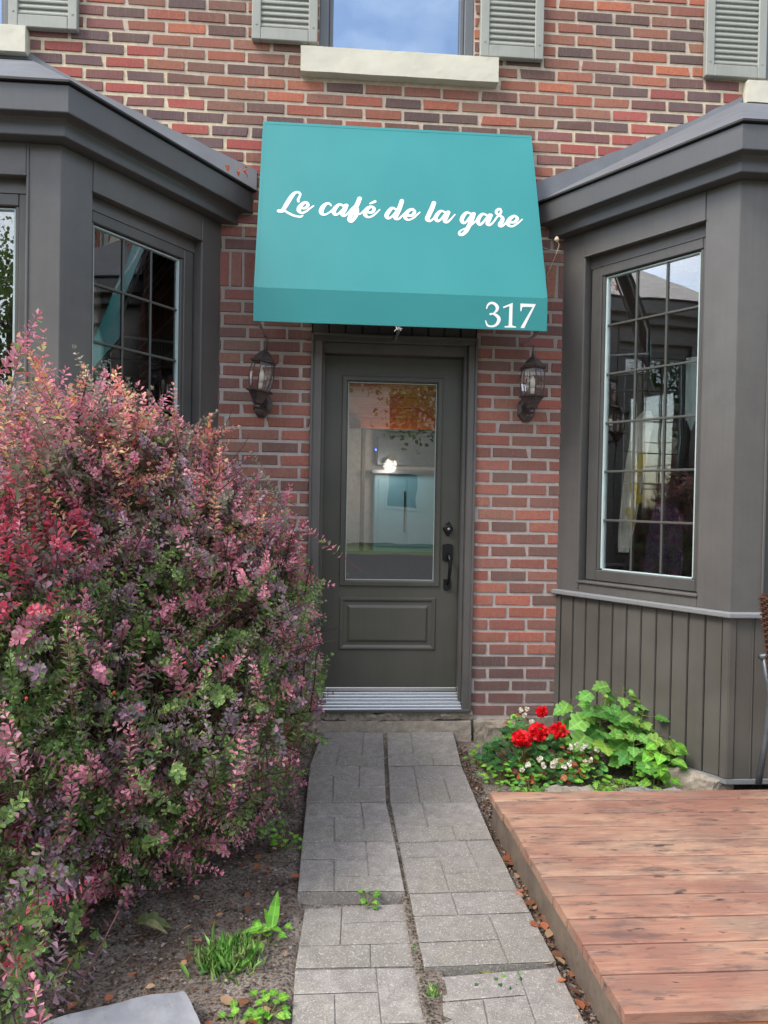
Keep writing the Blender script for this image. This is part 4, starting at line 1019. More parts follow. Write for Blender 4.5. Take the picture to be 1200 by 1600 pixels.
paver([(-.41, -2.48), (-.03, -2.48), (-.03, -2.88), (-.41, -2.88)], .026, 'seventh grey slab from the doorstep in the column beside the shrub', 55)

# ================================================================ deck
deck = thing('wooden_deck', 'low wooden deck with worn red stained boards beside the path', 'deck', (.42, -1.15, 0))
DE = [-1.15, -1.25, -1.37, -1.495, -1.615, -1.737, -1.87, -1.99, -2.12, -2.25, -2.385, -2.54]
dl = lambda y: .395+(y+1.15)*(-.036)
for k, (a, b) in enumerate(zip(DE, DE[1:])):
    n = 40; x1 = 4.2; zt = .14+gz((a+b)/2); th = .034; wv = .0042
    nu = 60; mb = MB(); prof = []
    y0, y1 = b+wv*.6, a-wv*.6
    th = .034; sec = [(y0, -th), (y0, -.004), (y0+.004, 0), (y0+(y1-y0)*.33, .0008), (y0+(y1-y0)*.67, .0008), (y1-.004, 0), (y1, -.004), (y1, -th)]
    vs = []; jx = rnd.uniform(-.004, .004)
    for i in range(nu+1):
        for (y, h) in sec:
            x = dl(y)+jx+(x1-dl(y))*(i/nu)**1.4
            wob = .0008*noise.noise(Vector((x*5, y*30, k*7)))
            vs.append((x-.42, y+wob+1.15, zt+h+wob+(.0012*noise.noise(Vector((x*60, k, 1))) if y in (y0, y1) else 0)))
    m = len(sec); fs = [(i*m+j, i*m+(j+1) % m, (i+1)*m+(j+1) % m, (i+1)*m+j) for i in range(nu) for j in range(m)]+[tuple(range(m)), tuple(nu*m+j for j in range(m))]
    mb.add(vs, fs); o = fixn(mb.build('board', M['deck'], deck))
    if k == 1: tag(o, 'board darkened by an old reddish stain')
mb = MB(); n = 30; vs = []
for i in range(n+1):
    y = -1.16+(-2.50+1.16)*i/n; x = dl(y)+.012+.002*noise.noise(Vector((y*4, 1, 1)))
    for dx, z in ((0, -.06), (.0, .103+gz(y)), (.03, .103+gz(y)), (.03, -.06)): vs.append((x+dx-.42, y+1.15, z))
mb.add(vs, [(i*4+j, i*4+(j+1) % 4, (i+1)*4+(j+1) % 4, (i+1)*4+j) for i in range(n) for j in range(4)]+[(0, 1, 2, 3), tuple(n*4+j for j in range(4))])
fixn(mb.build('side_plank', M['deckside'], deck))
MB().box(.03, .125, -1.385, -1.35, -.06, .064, bev=.003).build('corner_post', M['deckside'], deck)
MB().box(.126, 3.7, -1.382, -1.35, -.06, .062, bev=.004).build('front_plank', M['deckfront'], deck)
MB().box(.06, 3.7, -.03, .0, -.06, .085, bev=.003).build('back_plank', M['deckside'], deck)
# ================================================================ patio chair on the deck, mostly outside the frame
def chair():
    t = thing('patio_chair', 'brown wicker patio chair with grey metal arms and legs at the deck edge', 'chair', (1.735, -1.33, .118))
    t.scale = (1, 1, 1)
    # chair faces +x, back towards -x
    W = .46
    bk = MB(); n = 16; m = 12; vs = []
    for side in (0, 1):
        for j in range(n+1):
            v = j/n; z = .36+.53*v; x = -.02-.085*v-.012*math.sin(v*3.1)+side*.028
            for i in range(m+1):
                u = i/m-.5; vs.append((x-.03*math.cos(u*3.0)+.02+.0016*((i+j) % 2), u*W*(1-.05*v), z+.02*math.cos(u*3.1)*v))
    N_ = (n+1)*(m+1)
    fs = [(j*(m+1)+i, j*(m+1)+i+1, (j+1)*(m+1)+i+1, (j+1)*(m+1)+i) for j in range(n) for i in range(m)]
    fs += [tuple(N_+q for q in f[::-1]) for f in fs]
    for j in range(n):
        for i in (0, m): fs.append((j*(m+1)+i, (j+1)*(m+1)+i, N_+(j+1)*(m+1)+i, N_+j*(m+1)+i))
    for i in range(m):
        for j in (0, n): fs.append((j*(m+1)+i, j*(m+1)+i+1, N_+j*(m+1)+i+1, N_+j*(m+1)+i))
    bk.add(vs, fs); b = fixn(bk.build('backrest', M['wicker'], t))
    st = MB()
    for j in range(0, 44):
        z = .36+.53*j/44; v = j/44; x = -.026-.085*v
        st.tube([(x-.03*math.cos(u*3)+.02+(.004 if (j+k) % 2 else -.006)-.005, u*W*(1-.05*v), z) for k, u in enumerate([q/14-.5 for q in range(15)])], .0055, 5)
    st.build('weave', M['wicker'], b)
    s = MB(); s.box(-.03, .42, -W/2, W/2, .40, .435, bev=.012)
    s.build('seat', M['wicker'], t)
    for y in (-W/2-.012, W/2+.012):
        a = MB(); a.tube([(-.075, y, .595), (.0, y, .60), (.20, y, .60), (.37, y, .585), (.41, y, .56)], [.013, .016, .018, .017, .013], 8); a.build('arm', M['chair_metal'], t, smooth=True)
        l = MB(); l.tube([(.385, y, .57), (.395, y, .42), (.41, y, .003)], [.012, .013, .012], 8); l.build('leg', M['chair_metal'], t, smooth=True)
        l = MB(); l.tube([(-.055, y, .59), (-.02, y, .42), (-.035, y, .22), (-.065, y, .003)], [.012, .013, .013, .015], 8); l.build('leg', M['chair_metal'], t, smooth=True)
chair()

# ================================================================ stones
def stone(name, cx, cy, cz, sx, sy, sz, label, mat='rock', seed=1, cat='stone', rz=0, group=None):
    o = rough(name, -sx, sx, -sy, sy, -sz, sz, (22, 14, 6), .018 if sz > .02 else .006, M[mat], seed)
    me = o.data
    for v in me.vertices:
        r_ = math.hypot(v.co.x/sx, v.co.y/sy); k = 1-.22*max(0, r_-.75); v.co.x *= k; v.co.y *= k
    o.location = (cx, cy, cz); o.rotation_euler.z = rz; tag(o, label, cat, group); return o
stone('edging_stone', .82, -.96, .012, .12, .06, .035, 'pale flat stone behind the deck under the red flowers', 'found', 4)
stone('edging_stone', 1.2, -.99, .012, .17, .06, .035, 'long grey flat stone behind the deck below the leafy seedlings', 'rock', 8)
stone('bay_footing_stone', 1.56, -.74, .01, .16, .12, .05, 'rough concrete lump under the corner of the bay siding', 'found', 12, rz=-1)
fs_ = stone('flat_stone', -.86, -2.50, -.012, .25, .21, .02, 'pale smooth flat stone lying in the soil at the near edge', 'palerock', 15, rz=.35)
pk = rough('wall_stone', .60, .86, -.13, -.05, -.02, .085, (20, 8, 8), .014, M['found'], 19)
tag(pk, 'beige broken stone at the foot of the brick pier', 'stone')

# ================================================================ barberry shrub
def shrub():
    root = thing('barberry_shrub', 'large barberry shrub with purple pink and green leaves left of the path', 'shrub', (-1.25, -1.2, 0))
    O_ = np.array([-1.25, -1.2, 0.])
    ell = [((-1.42, -1.0, .86), (.90, .78, .98), 1.0), ((-.86, -1.0, .70), (.52, .66, .74), .75), ((-1.62, -1.75, .62), (.66, .62, .80), .7), ((-1.05, -1.5, .5), (.55, .55, .52), .5)]
    E = [(np.array(c), np.array(r)) for c, r, w in ell]; wts = np.array([w*r[0]*r[2] for c, r, w in ell]); wts = wts/wts.sum()
    def inside(p, sc=1.0):
        o = np.zeros(len(p), bool)
        for c, r in E: o |= (((p-c)/(r*sc))**2).sum(1) < 1
        return o
    def surf(n, rmin, rmax):
        out = []
        while sum(map(len, out)) < n:
            k = rng.choice(len(E), 4000, p=wts); d = unit(4000)
            cs = np.array([e[0] for e in E])[k]; rs = np.array([e[1] for e in E])[k]
            lump = np.array([1+.15*noise.noise(Vector((float(q[0])*3.1+kk*5, float(q[1])*3.1, float(q[2])*3.1)))+.07*noise.noise(Vector((float(q[0])*8+kk*5, float(q[1])*8, float(q[2])*8))) for q, kk in zip(d, k)])
            p = cs+rs*d*(rng.uniform(rmin, rmax, 4000)*lump)[:, None]
            ok = ~inside(p, rmin*.93) & (p[:, 2] > .03) & (p[:, 1] < -.06)
            # thin the side turned away from the viewer
            vw = np.array([-.32, -4.36, 1.4])-p; vw /= np.linalg.norm(vw, axis=1, keepdims=True)
            nn = (d/rs); nn /= np.linalg.norm(nn, axis=1, keepdims=True); f = (nn*vw).sum(1)
            ok &= (rng.random(4000) < np.where(f > -.25, 1, .35))
            out.append(np.concatenate([p, nn, d*0+k[:, None]], 1)[ok])
        return np.concatenate(out)[:n]
    VV, QQ, CC = [], [], []; nv = 0
    TW = MB()
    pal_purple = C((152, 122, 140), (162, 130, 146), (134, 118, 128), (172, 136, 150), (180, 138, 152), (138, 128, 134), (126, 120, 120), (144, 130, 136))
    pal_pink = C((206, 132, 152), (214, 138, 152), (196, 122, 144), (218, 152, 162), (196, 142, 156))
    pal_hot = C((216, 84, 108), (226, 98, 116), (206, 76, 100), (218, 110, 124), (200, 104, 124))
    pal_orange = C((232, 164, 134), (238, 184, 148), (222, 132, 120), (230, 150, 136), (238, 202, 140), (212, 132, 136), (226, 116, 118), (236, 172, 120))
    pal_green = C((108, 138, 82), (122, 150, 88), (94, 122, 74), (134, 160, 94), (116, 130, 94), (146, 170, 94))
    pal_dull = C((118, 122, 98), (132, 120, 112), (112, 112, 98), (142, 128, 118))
    def run(S, kind, nodes, per, size, tw=True):
        nonlocal nv
        n = len(S); tip = S[:, :3]; nrm = S[:, 3:6]
        up = np.array([0, 0, 1.]); D = nrm*.75+up*(.38 if kind != 'green' else .1)+unit(n)*.75; D[:, 2] = np.where(tip[:, 2] < .45, D[:, 2]-.35, D[:, 2])
        D /= np.linalg.norm(D, axis=1, keepdims=True); bend = unit(n)*.55
        step = .019; ks = np.arange(nodes)
        # class of colour per shoot
        field = np.array([noise.noise(Vector((float(p[0])*2.6+3, float(p[1])*2.6, float(p[2])*2.6))) for p in tip])
        f2 = np.array([noise.noise(Vector((float(p[0])*5+30, float(p[1])*5, float(p[2])*5))) for p in tip])
        z = tip[:, 2]; cls = np.zeros(n, int)
        u = rng.random(n)
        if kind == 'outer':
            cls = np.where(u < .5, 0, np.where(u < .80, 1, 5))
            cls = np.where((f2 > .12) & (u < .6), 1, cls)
            sunny = (z > 1.36) & (tip[:, 0] < -.7); cls = np.where(sunny & (u < .30) & (f2 > -.3), 3, cls); cls = np.where(sunny & (u > .5) & (u < .8), 1, cls)  # sunlight on the crown painted in as orange and pink leaves
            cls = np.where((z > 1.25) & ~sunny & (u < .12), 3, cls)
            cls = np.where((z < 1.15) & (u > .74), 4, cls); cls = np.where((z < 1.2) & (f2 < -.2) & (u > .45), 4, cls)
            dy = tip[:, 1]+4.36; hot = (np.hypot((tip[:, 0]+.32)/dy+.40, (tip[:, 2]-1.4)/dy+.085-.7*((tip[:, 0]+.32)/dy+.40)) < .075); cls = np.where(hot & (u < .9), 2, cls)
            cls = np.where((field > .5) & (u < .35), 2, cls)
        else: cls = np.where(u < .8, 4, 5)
        pals = [pal_purple, pal_pink, pal_hot, pal_orange, pal_green, pal_dull]
        for k in ks:
            s = k*step; frac = k/nodes
            P = tip-D*s+bend*(s*s)*1.2*-1
            m = per if k else per+1
            ang0 = rng.uniform(0, 6.28, n)
            a1 = np.cross(D, np.array([.31, .2, .93])); a1 /= np.linalg.norm(a1, axis=1, keepdims=True); a2 = np.cross(D, a1)
            for q in range(m):
                keep = rng.random(n) < (.92 if frac < .7 else .6)
                ang = ang0+q*2*math.pi/m+rng.normal(0, .3, n)
                rad = a1*np.cos(ang)[:, None]+a2*np.sin(ang)[:, None]
                ld = rad*(.95 if k else .5)+D*(.45 if k else 1.0)+unit(n)*.25+up*.15
                nr = D+unit(n)*.35
                L = size*rng.uniform(.55, 1.4, n)*(.62+.5*min(1, frac*2.2))
                col_ = np.zeros((n, 4))
                for c in range(6):
                    mk = cls == c
                    if mk.any():
                        cc = pick(pals[c], mk.sum(), .16)
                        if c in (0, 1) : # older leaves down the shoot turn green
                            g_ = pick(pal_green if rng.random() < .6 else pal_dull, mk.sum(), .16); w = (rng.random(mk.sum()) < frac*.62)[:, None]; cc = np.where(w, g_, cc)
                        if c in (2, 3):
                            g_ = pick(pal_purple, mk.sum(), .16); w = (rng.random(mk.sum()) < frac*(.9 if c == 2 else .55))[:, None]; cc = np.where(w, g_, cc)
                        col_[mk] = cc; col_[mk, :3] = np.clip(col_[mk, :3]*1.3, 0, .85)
                sel = keep
                v, f, cq = leaf_cloud((P+rad*.002)[sel], ld[sel], nr[sel], L[sel], col_[sel])
                VV.append(v); QQ.append(f+nv); CC.append(cq); nv += len(v)
        if tw:
            for i in range(n):
                if rng.random() < (.75 if kind == 'outer' else .4):
                    t0, d0, b0 = tip[i], D[i], bend[i]; ln = nodes*step*1.25
                    TW.tube([Vector(t0+d0*.004-O_), Vector(t0-d0*ln*.5-b0*(ln*.5)**2*1.2-O_), Vector(t0-d0*ln-b0*ln*ln*1.2-O_)], [.0008, .0014, .002], 3, cap=False)
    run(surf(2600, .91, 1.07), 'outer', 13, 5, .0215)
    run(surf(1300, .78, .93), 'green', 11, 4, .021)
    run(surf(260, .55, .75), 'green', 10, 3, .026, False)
    # sprays that stand above the outline
    sp = []
    for (x, y, z, h) in ((-1.47, -1.75, 1.42, .26), (-1.58, -1.6, 1.45, .2), (-1.3, -1.35, 1.62, .22), (-1.17, -1.1, 1.60, .18), (-1.0, -1.0, 1.55, .16), (-1.55, -1.2, 1.62, .2), (-.75, -.85, 1.38, .14), (-.6, -.8, 1.25, .14), (-.5, -1.0, 1.22, .12), (-.86, -.95, 1.46, .14), (-1.42, -1.1, 1.7, .16), (-1.5, -1.9, 1.3, .34), (-1.62, -2.0, 1.3, .4), (-1.36, -1.7, 1.4, .26), (-1.2, -1.2, 1.62, .26), (-1.08, -.9, 1.6, .2), (-1.7, -1.8, 1.4, .3), (-.93, -1.1, 1.42, .2), (-1.44, -1.5, 1.5, .3),  (-1.38, -1.9, 1.2, .16), (-1.62, -1.9, 1.3, .2)):
        for q in range(5): sp.append([x+rng.normal(0, .04), y+rng.normal(0, .05), z+h*rng.uniform(.5, 1), rng.normal(0, .25), rng.normal(0, .2), 1, 0])
    sp2 = []
    for (x, y, z, h) in ((-1.37, -1.95, 1.35, .62), (-1.44, -1.85, 1.35, .56), (-1.32, -2.0, 1.3, .6), (-1.27, -1.85, 1.38, .5), (-1.42, -1.7, 1.45, .4), (-1.16, -1.5, 1.5, .32), (-1.45, -1.6, 1.5, .36), (-1.28, -1.4, 1.6, .3), (-1.1, -1.2, 1.6, .27), (-.8, -1.0, 1.4, .2), (-.62, -1.0, 1.3, .16)):
        for q in range(9):
            t = q/8; sp2.append([x+.10*t*t+rng.normal(0, .012), y+rng.normal(0, .015), z+h*t, .25, 0, 1, 0])
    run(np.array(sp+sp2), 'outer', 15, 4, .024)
    # near lower-left branches with larger leaves
    lo = []
    for i in range(150):
        lo.append([rng.uniform(-1.75, -1.0), rng.uniform(-2.75, -2.25), rng.uniform(.02, .34), .4, -.6, .2, 0])
    for i in range(260):
        a = rng.uniform(0, 1); lo.append([-1.9+1.05*a+rng.normal(0, .05), -2.15+.55*a**1.5+rng.normal(0, .08), rng.uniform(.03, .62)*(1.05-.75*a), .5, -.8, rng.uniform(-.3, .3), 0])
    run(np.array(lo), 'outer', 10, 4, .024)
    l2 = []
    for i in range(300):
        y = rng.uniform(-2.35, -1.3); e = -.78-.30*min(1, max(0, (-y-1.45)/.45)); l2.append([e-abs(rng.normal(0, .16)), y, rng.uniform(.02, .42), .8, -.5, .1, 0])
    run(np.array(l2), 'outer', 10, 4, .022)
    for i in range(110):   # low fringe along the path
        pass
    fr = []
    for i in range(170):
        y = rng.uniform(-1.45, -.35); fr.append([-.50+rng.normal(0, .045)-.12*((y+.9)/.6)**2, y, rng.uniform(.05, .75), .9, -.3, .0, 0])
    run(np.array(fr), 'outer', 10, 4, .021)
    V_ = np.concatenate(VV)-O_; Q_ = np.concatenate(QQ); C_ = np.concatenate(CC)
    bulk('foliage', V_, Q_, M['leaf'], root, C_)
    TW.build('twigs', M['twig'], root)
    st = MB()
    for i in range(70):
        bx, by = rng.normal(-1.2, .22), rng.normal(-1.15, .2); c, r = E[int(rng.integers(0, 3))]; d = unit(1)[0]; d[2] = abs(d[2])*.8
        e = c+r*d*.85; e[2] = max(e[2], .15)
        p = [Vector((bx, by, -.04)), Vector((bx*.7+e[0]*.3, by*.7+e[1]*.3, e[2]*.4+.05)), Vector((bx*.3+e[0]*.7, by*.3+e[1]*.7, e[2]*.78+.05)), Vector(e)]
        st.tube([q-Vector(O_) for q in p], [.010, .008, .005, .002], 5, cap=False)
    for s in surf(240, .92, 1.02):
        p1 = Vector(s[:3]-O_); d = Vector(s[3:6])*.5+Vector((rnd.uniform(-.4, .4), rnd.uniform(-.4, .2), rnd.uniform(.2, 1))); d.normalize(); ln = rnd.uniform(.12, .3)
        q_ = [p1-d*ln, p1-d*ln*.4+Vector((rnd.uniform(-.02, .02), 0, .01)), p1+d*.04, p1+d*.12+Vector((rnd.uniform(-.02, .02), 0, -.01))]
        st.tube(q_, [.0036, .003, .0022, .0009], 4, cap=False)
        for k in range(3):
            b0 = q_[1].lerp(q_[2], rnd.random()); st.tube([b0, b0+(d+Vector(unit(1)[0])*.8)*.05], [.0012, .0005], 3, cap=False)
    st.build('stems', M['stem'], root)
    be = MB()
    for s in surf(60, .96, 1.03)[:46]:
        x, y, z = s[:3]-O_; be.lathe([(.001, -.005), (.0042, -.003), (.005, .001), (.0035, .005), (.0006, .006)], 7, center=(x, y, z))
    o = be.build('berries', m_flat('red_berry', srgb(206, 52, 48), .35), root, smooth=True); tag(o, kind='stuff')
shrub()

# ================================================================ flower bed plants
def plant(name, label, cat, loc, group=None):
    return thing(name, label, cat, loc, group)
def broad_leaf(mb, base, d, nrm, L, w, c, lobes=None, curl=.12, cup=.12):
    """one leaf blade with outline polygon and midrib fold, fan of triangles"""
    a = Vector(d).normalized(); b = a.cross(Vector(nrm)); b = b.normalized() if b.length > 1e-4 else Vector((1, 0, 0)); cc = b.cross(a)
    pr = lobes or [(0, .02), (.08, .42), (.3, .52), (.55, .42), (.8, .2), (1, 0)]
    base = Vector(base); V_ = []
    P = lambda t, s: base+a*(t*L)+b*(s*w*L)+cc*(abs(s)*cup*L-curl*t*t*L)
    mid = [P(t, 0) for t, s in pr]; lft = [P(t, s) for t, s in pr]; rgt = [P(t, -s) for t, s in pr]; n = len(pr)
    k1, k2 = rnd.uniform(.82, 1.12), rnd.uniform(.82, 1.12); cl = (c[0]*k1, c[1]*k1, c[2]*k1, 1); cr_ = (c[0]*k2, c[1]*k2, c[2]*k2, 1)
    # inner strip by the midrib is paler, the outer strip carries the leaf colour
    m2 = [P(t, s*.12) for t, s in pr]; m3 = [P(t, -s*.12) for t, s in pr]; pale = (c[0]*1.35+.02, c[1]*1.25+.02, c[2]*1.3+.01, 1)
    o = len(mb.v); mb.v += [tuple(v) for v in mid+m2+lft+m3+rgt]
    for i in range(n-1):
        e = .8 if i % 2 else 1.06
        mb.f += [(o+i, o+i+1, o+n+i+1, o+n+i), (o+n+i, o+n+i+1, o+2*n+i+1, o+2*n+i), (o+3*n+i, o+3*n+i+1, o+i+1, o+i), (o+4*n+i, o+4*n+i+1, o+3*n+i+1, o+3*n+i)]
        mb.c += [pale, tuple(q*e for q in cl[:3])+(1,), pale, tuple(q*e for q in cr_[:3])+(1,)]
LOBED = [(-.12, .16), (-.1, .40), (.12, .55), (.2, .46), (.38, .62), (.52, .56), (.55, .36), (.74, .34), (.82, .2), (1, 0)]
ROUND = [(-.1, .22), (-.02, .42), (.18, .5), (.4, .54), (.6, .5), (.8, .38), (.94, .2), (1, 0)]
def vary(c, k=.2):
    s = rnd.uniform(1-k, 1+k); return (c[0]*s*rnd.uniform(.92, 1.08), c[1]*s, c[2]*s*rnd.uniform(.9, 1.1), 1)
G1 = [srgb(104, 164, 76), srgb(116, 176, 80), srgb(88, 146, 68), srgb(126, 180, 86), srgb(140, 176, 80)]
G2 = [srgb(66, 112, 62), srgb(78, 126, 66), srgb(56, 98, 56)]
G3 = [srgb(112, 176, 60), srgb(128, 190, 66), srgb(142, 200, 84)]
BR = [srgb(176, 96, 62), srgb(160, 84, 60), srgb(186, 120, 84), srgb(140, 84, 62)]
# tall lobed-leaf seedlings
def seedling(x, y, h, nleaf, lab, big=.085, lean=(0, 0), pal=G1, shape=LOBED, w=.95):
    t = plant('leafy_seedling', lab, 'plant', (x, y, gz(y)-.02), 'green seedlings by the bay window')
    st = MB(); lf = MB(); top = Vector((lean[0], lean[1], h))
    p = [Vector((0, 0, 0)), Vector((lean[0]*.3, lean[1]*.3, h*.4)), Vector((lean[0]*.7, lean[1]*.7, h*.75)), top]
    st.tube(p, [.004, .0035, .0025, .0012], 6)
    for i in range(nleaf):
        f = .18+.82*(i+.5)/nleaf; q = top*f; q.x = lean[0]*f*f; q.y = lean[1]*f*f; q.z = h*f
        a = i*2.4+rnd.uniform(-.4, .4); size = big*(1.1-.65*max(0, f-.45))*rnd.uniform(.75, 1.15)
        if f > .93: size *= .45
        hor = Vector((math.cos(a), math.sin(a)*.85-.25, 0)); pet = q+hor*(size*rnd.uniform(.7, 1.3))+Vector((0, 0, size*rnd.uniform(.15, .6)))
        st.tube([q, (q+pet)/2+Vector((0, 0, -.004)), pet], [.0014, .0012, .001], 4)
        broad_leaf(lf, pet, hor+Vector((rnd.uniform(-.3, .3), -.15, rnd.uniform(-.55, .1))), Vector((rnd.uniform(-.3, .3), -.55, .8)), size, w, vary(rnd.choice(pal)), shape, curl=rnd.uniform(.0, .5), cup=rnd.uniform(-.1, .3))
    lf.build('leaves', M['leaf'], t, tint=True); st.build('stem', M['green_stem'], t); return t
sd = [(1.12, -.52, .43, 20, (.02, .02), .09), (1.24, -.45, .44, 20, (.03, -.02), .095), (1.30, -.55, .34, 15, (.05, 0), .085), (1.08, -.42, .36, 14, (-.08, .02), .085), (1.36, -.6, .25, 10, (.03, 0), .085), (1.26, -.66, .26, 12, (-.02, -.03), .08)]
sl_ = ['tallest lobed green seedling against the siding with a bare top shoot', 'broad lobed seedling with the largest pale green leaves near the siding', 'lobed seedling leaning toward the deck corner on thin reddish stems', 'small seedling stretching toward the brick pier above the white flowers', 'short seedling with notched leaves before the bay corner', 'low seedling with few lobed leaves just behind the edging stone']
for a, lb in zip(sd, sl_): seedling(a[0], a[1], a[2], a[3], lb, a[5], a[4])
seedling(1.37, -.70, .24, 22, 'bushy weed with pointed oval leaves at the deck end of the bed', .075, (.02, -.02), G3, None, .8)
seedling(1.30, -.80, .15, 14, 'low weed with narrow oval leaves beside the bushy weed', .055, (.0, -.02), G3, None, .8)
# geranium with red heads
def geranium():
    t = plant('red_geranium', 'geranium with three bright red flower heads and round dark leaves', 'flowering plant', (.74, -.5, -.02))
    lf = MB(); st = MB()
    for i in range(120):
        a = rnd.uniform(0, 6.28); r_ = .24*math.sqrt(rnd.random()); z = .22*(1-(r_/.26)**2)*rnd.uniform(.35, 1)+.03
        p = Vector((r_*math.cos(a), r_*math.sin(a)*.8, z)); st.tube([(p.x*.25, p.y*.25, 0), p], [.002, .0012], 4, cap=False)
        broad_leaf(lf, p, (math.cos(a), math.sin(a)-.3, rnd.uniform(-.4, .3)), (rnd.uniform(-.3, .3), -.5, .85), rnd.uniform(.03, .055), 1.0, vary(rnd.choice(G2), .25), ROUND, rnd.uniform(-.05, .2), rnd.uniform(.05, .3))
    lf.build('leaves', M['leaf'], t, tint=True)
    for i in range(4):
        x, y, z, s = [(-.06, -.12, .20, .048), (.035, -.08, .225, .050), (.15, -.06, .225, .041), (.085, .04, .30, .026)][i]
        fh = MB(); st.tube([(x*.3, y*.3, .02), (x, y, z)], .002, 5)
        for k in range(int(150*s/.045)):
            d = Vector(unit(1)[0]); d.z = d.z*.8+.1; p = Vector((x, y, z))+d*s*rnd.uniform(.55, .95)
            broad_leaf(fh, p, d+Vector(unit(1)[0])*.8, Vector(unit(1)[0]), rnd.uniform(.013, .021), 1.1, vary(rnd.choice([srgb(244, 26, 44), srgb(232, 16, 38), srgb(250, 44, 58), srgb(214, 12, 30)]), .1), ROUND, .1, .15)
        fh.build('flower_head', M['petal'], t, tint=True)
    st.build('stems', M['green_stem'], t)
geranium()
def begonia(x, y, n, lab, fl, spread=.14, h=.15):
    t = plant('white_begonia', lab, 'flowering plant', (x, y, gz(y)-.02), 'white begonias in the flower bed'); lf = MB(); st = MB()
    for i in range(n):
        a = rnd.uniform(0, 6.28); r_ = spread*math.sqrt(rnd.random()); z = h*(1-(r_/spread)**2*.6)*rnd.uniform(.3, 1)+.015
        p = Vector((r_*math.cos(a), r_*math.sin(a)*.8, z)); st.tube([(p.x*.3, p.y*.3, 0), p], [.0025, .0012], 4, cap=False)
        pal = BR if rnd.random() < .30 else (G1+G2+G3)
        broad_leaf(lf, p, (math.cos(a), math.sin(a)-.3, rnd.uniform(-.5, .3)), (rnd.uniform(-.4, .4), -.5, .8), rnd.uniform(.016, .042), .95, vary(rnd.choice(pal), .2), ROUND, .1, .2)
    lf.build('leaves', M['leaf'], t, tint=True); st.build('stems', M['green_stem'], t)
    for (dx, dy, dz) in fl:
        f = MB()
        for k in range(14):
            d = Vector(unit(1)[0]); d.y = -abs(d.y)*.6-.2
            broad_leaf(f, Vector((dx, dy, dz))+d*.004, d+Vector(unit(1)[0])*.5, Vector(unit(1)[0]), rnd.uniform(.009, .016), 1.2, vary(rnd.choice([srgb(250, 244, 228), srgb(245, 240, 214), srgb(250, 250, 244)]), .05), ROUND, .1, .35)
        f.build('flower', M['petal'], t, tint=True)
begonia(.80, -.64, 170, 'white begonia spreading below the red flower heads', [(-.06, -.09, .15), (-.04, -.1, .12), (.0, -.11, .125), (.02, -.1, .14), (-.12, -.09, .12), (.06, -.11, .115), (-.15, -.08, .09), (.09, -.1, .13)], .19, .13)
begonia(.97, -.58, 130, 'white begonia with rusty leaves between the red geranium and the seedlings', [(-.05, -.07, .18), (-.02, -.08, .2), (.01, -.08, .175), (.03, -.07, .19), (.05, -.09, .12), (.02, -.1, .11), (.10, -.05, .16)], .16, .17)
begonia(.78, -.22, 60, 'small white begonia close to the brick pier', [(-.02, -.05, .23), (.0, -.05, .2), (.02, -.04, .235), (.04, -.06, .17)], .09, .2)
def weed(x, y, s, n, lab, pal=G3, grp='weeds beside the path', h=.1, shape=None, ls=1):
    t = plant('weed_plant', lab, 'weed', (x, y, gz(y)-.026), grp); lf = MB(); st = MB()
    for i in range(n):
        a = rnd.uniform(0, 6.28); r_ = s*math.sqrt(rnd.random()); z = rnd.uniform(.15, 1)*h
        p = Vector((r_*math.cos(a), r_*math.sin(a), z)); st.tube([(p.x*.2, p.y*.2, 0), p], [.0015, .0008], 4, cap=False)
        broad_leaf(lf, p, (math.cos(a), math.sin(a), rnd.uniform(-.2, .4)), (0, -.3, 1), rnd.uniform(.25, .45)*min(s, .07)*ls+.008*ls, .8, vary(rnd.choice(pal)), shape, .15, .15)
    lf.build('leaves', M['leaf'], t, tint=True); st.build('stems', M['green_stem'], t); return t
weed(.50, -.42, .07, 26, 'oval leaved weed at the path edge beside the doorstep soil', h=.13)
weed(.56, -.62, .09, 34, 'oval leaved weed at the path edge in front of the dark geranium leaves', h=.1)
weed(.50, -.86, .05, 12, 'small weed between the deck corner and the path')
weed(.68, -.80, .10, 46, 'yellow green weed just behind the deck corner', G3+G1, h=.08)
weed(.98, -.84, .08, 26, 'broad leaved weed behind the deck between the two edging stones', h=.11)
weed(1.15, -.80, .16, 90, 'mat of tiny bright leaves behind the long edging stone', G3, h=.045)
weed(-.30, -.455, .035, 14, 'tiny sprig in the joint between the first and second slabs by the shrub', h=.02)
weed(-.49, -1.30, .06, 16, 'broad weed under the shrub edge beside the third slab', h=.09)
weed(-.17, -1.72, .04, 14, 'sprig in the gap in front of the raised slab', h=.03)
weed(-.50, -1.95, .07, 9, 'dandelion like weed with long leaves beside the sunken slab', h=.09)
weed(-.48, -2.28, .06, 20, 'low round leaved weed near the path in the foreground', h=.05)
weed(-.56, -2.33, .05, 16, 'low weed next to the pale flat stone', h=.04)
weed(.2, -2.14, .09, 50, 'creeping weed in the crack before the near slab', G3+G2, h=.015, ls=.45)
weed(-.65, -2.05, .05, 18, 'faint weed seedlings in the bare soil', G2, h=.02)
weed(-.02, -2.0, .02, 20, 'thin weed in the long joint of the path near the fifth slabs', G3+G2, h=.015, ls=.5)
def long_leaf():
    t = plant('dock_weed', 'weed with two long bright green leaves lying by the sunken slab', 'weed', (-.50, -1.90, -.05)); lf = MB()
    for d, L in (((-1, -.25, .15), .12), ((.2, 1, .5), .10), ((-.3, .6, .5), .08), ((.5, -.6, .3), .07), ((.1, .9, .9), .13)):
        broad_leaf(lf, (0, 0, .02), d, (0, -.3, 1), L, .3, vary(G3[0]), None, .3, .1)
    lf.build('leaves', M['leaf'], t, tint=True)
long_leaf()
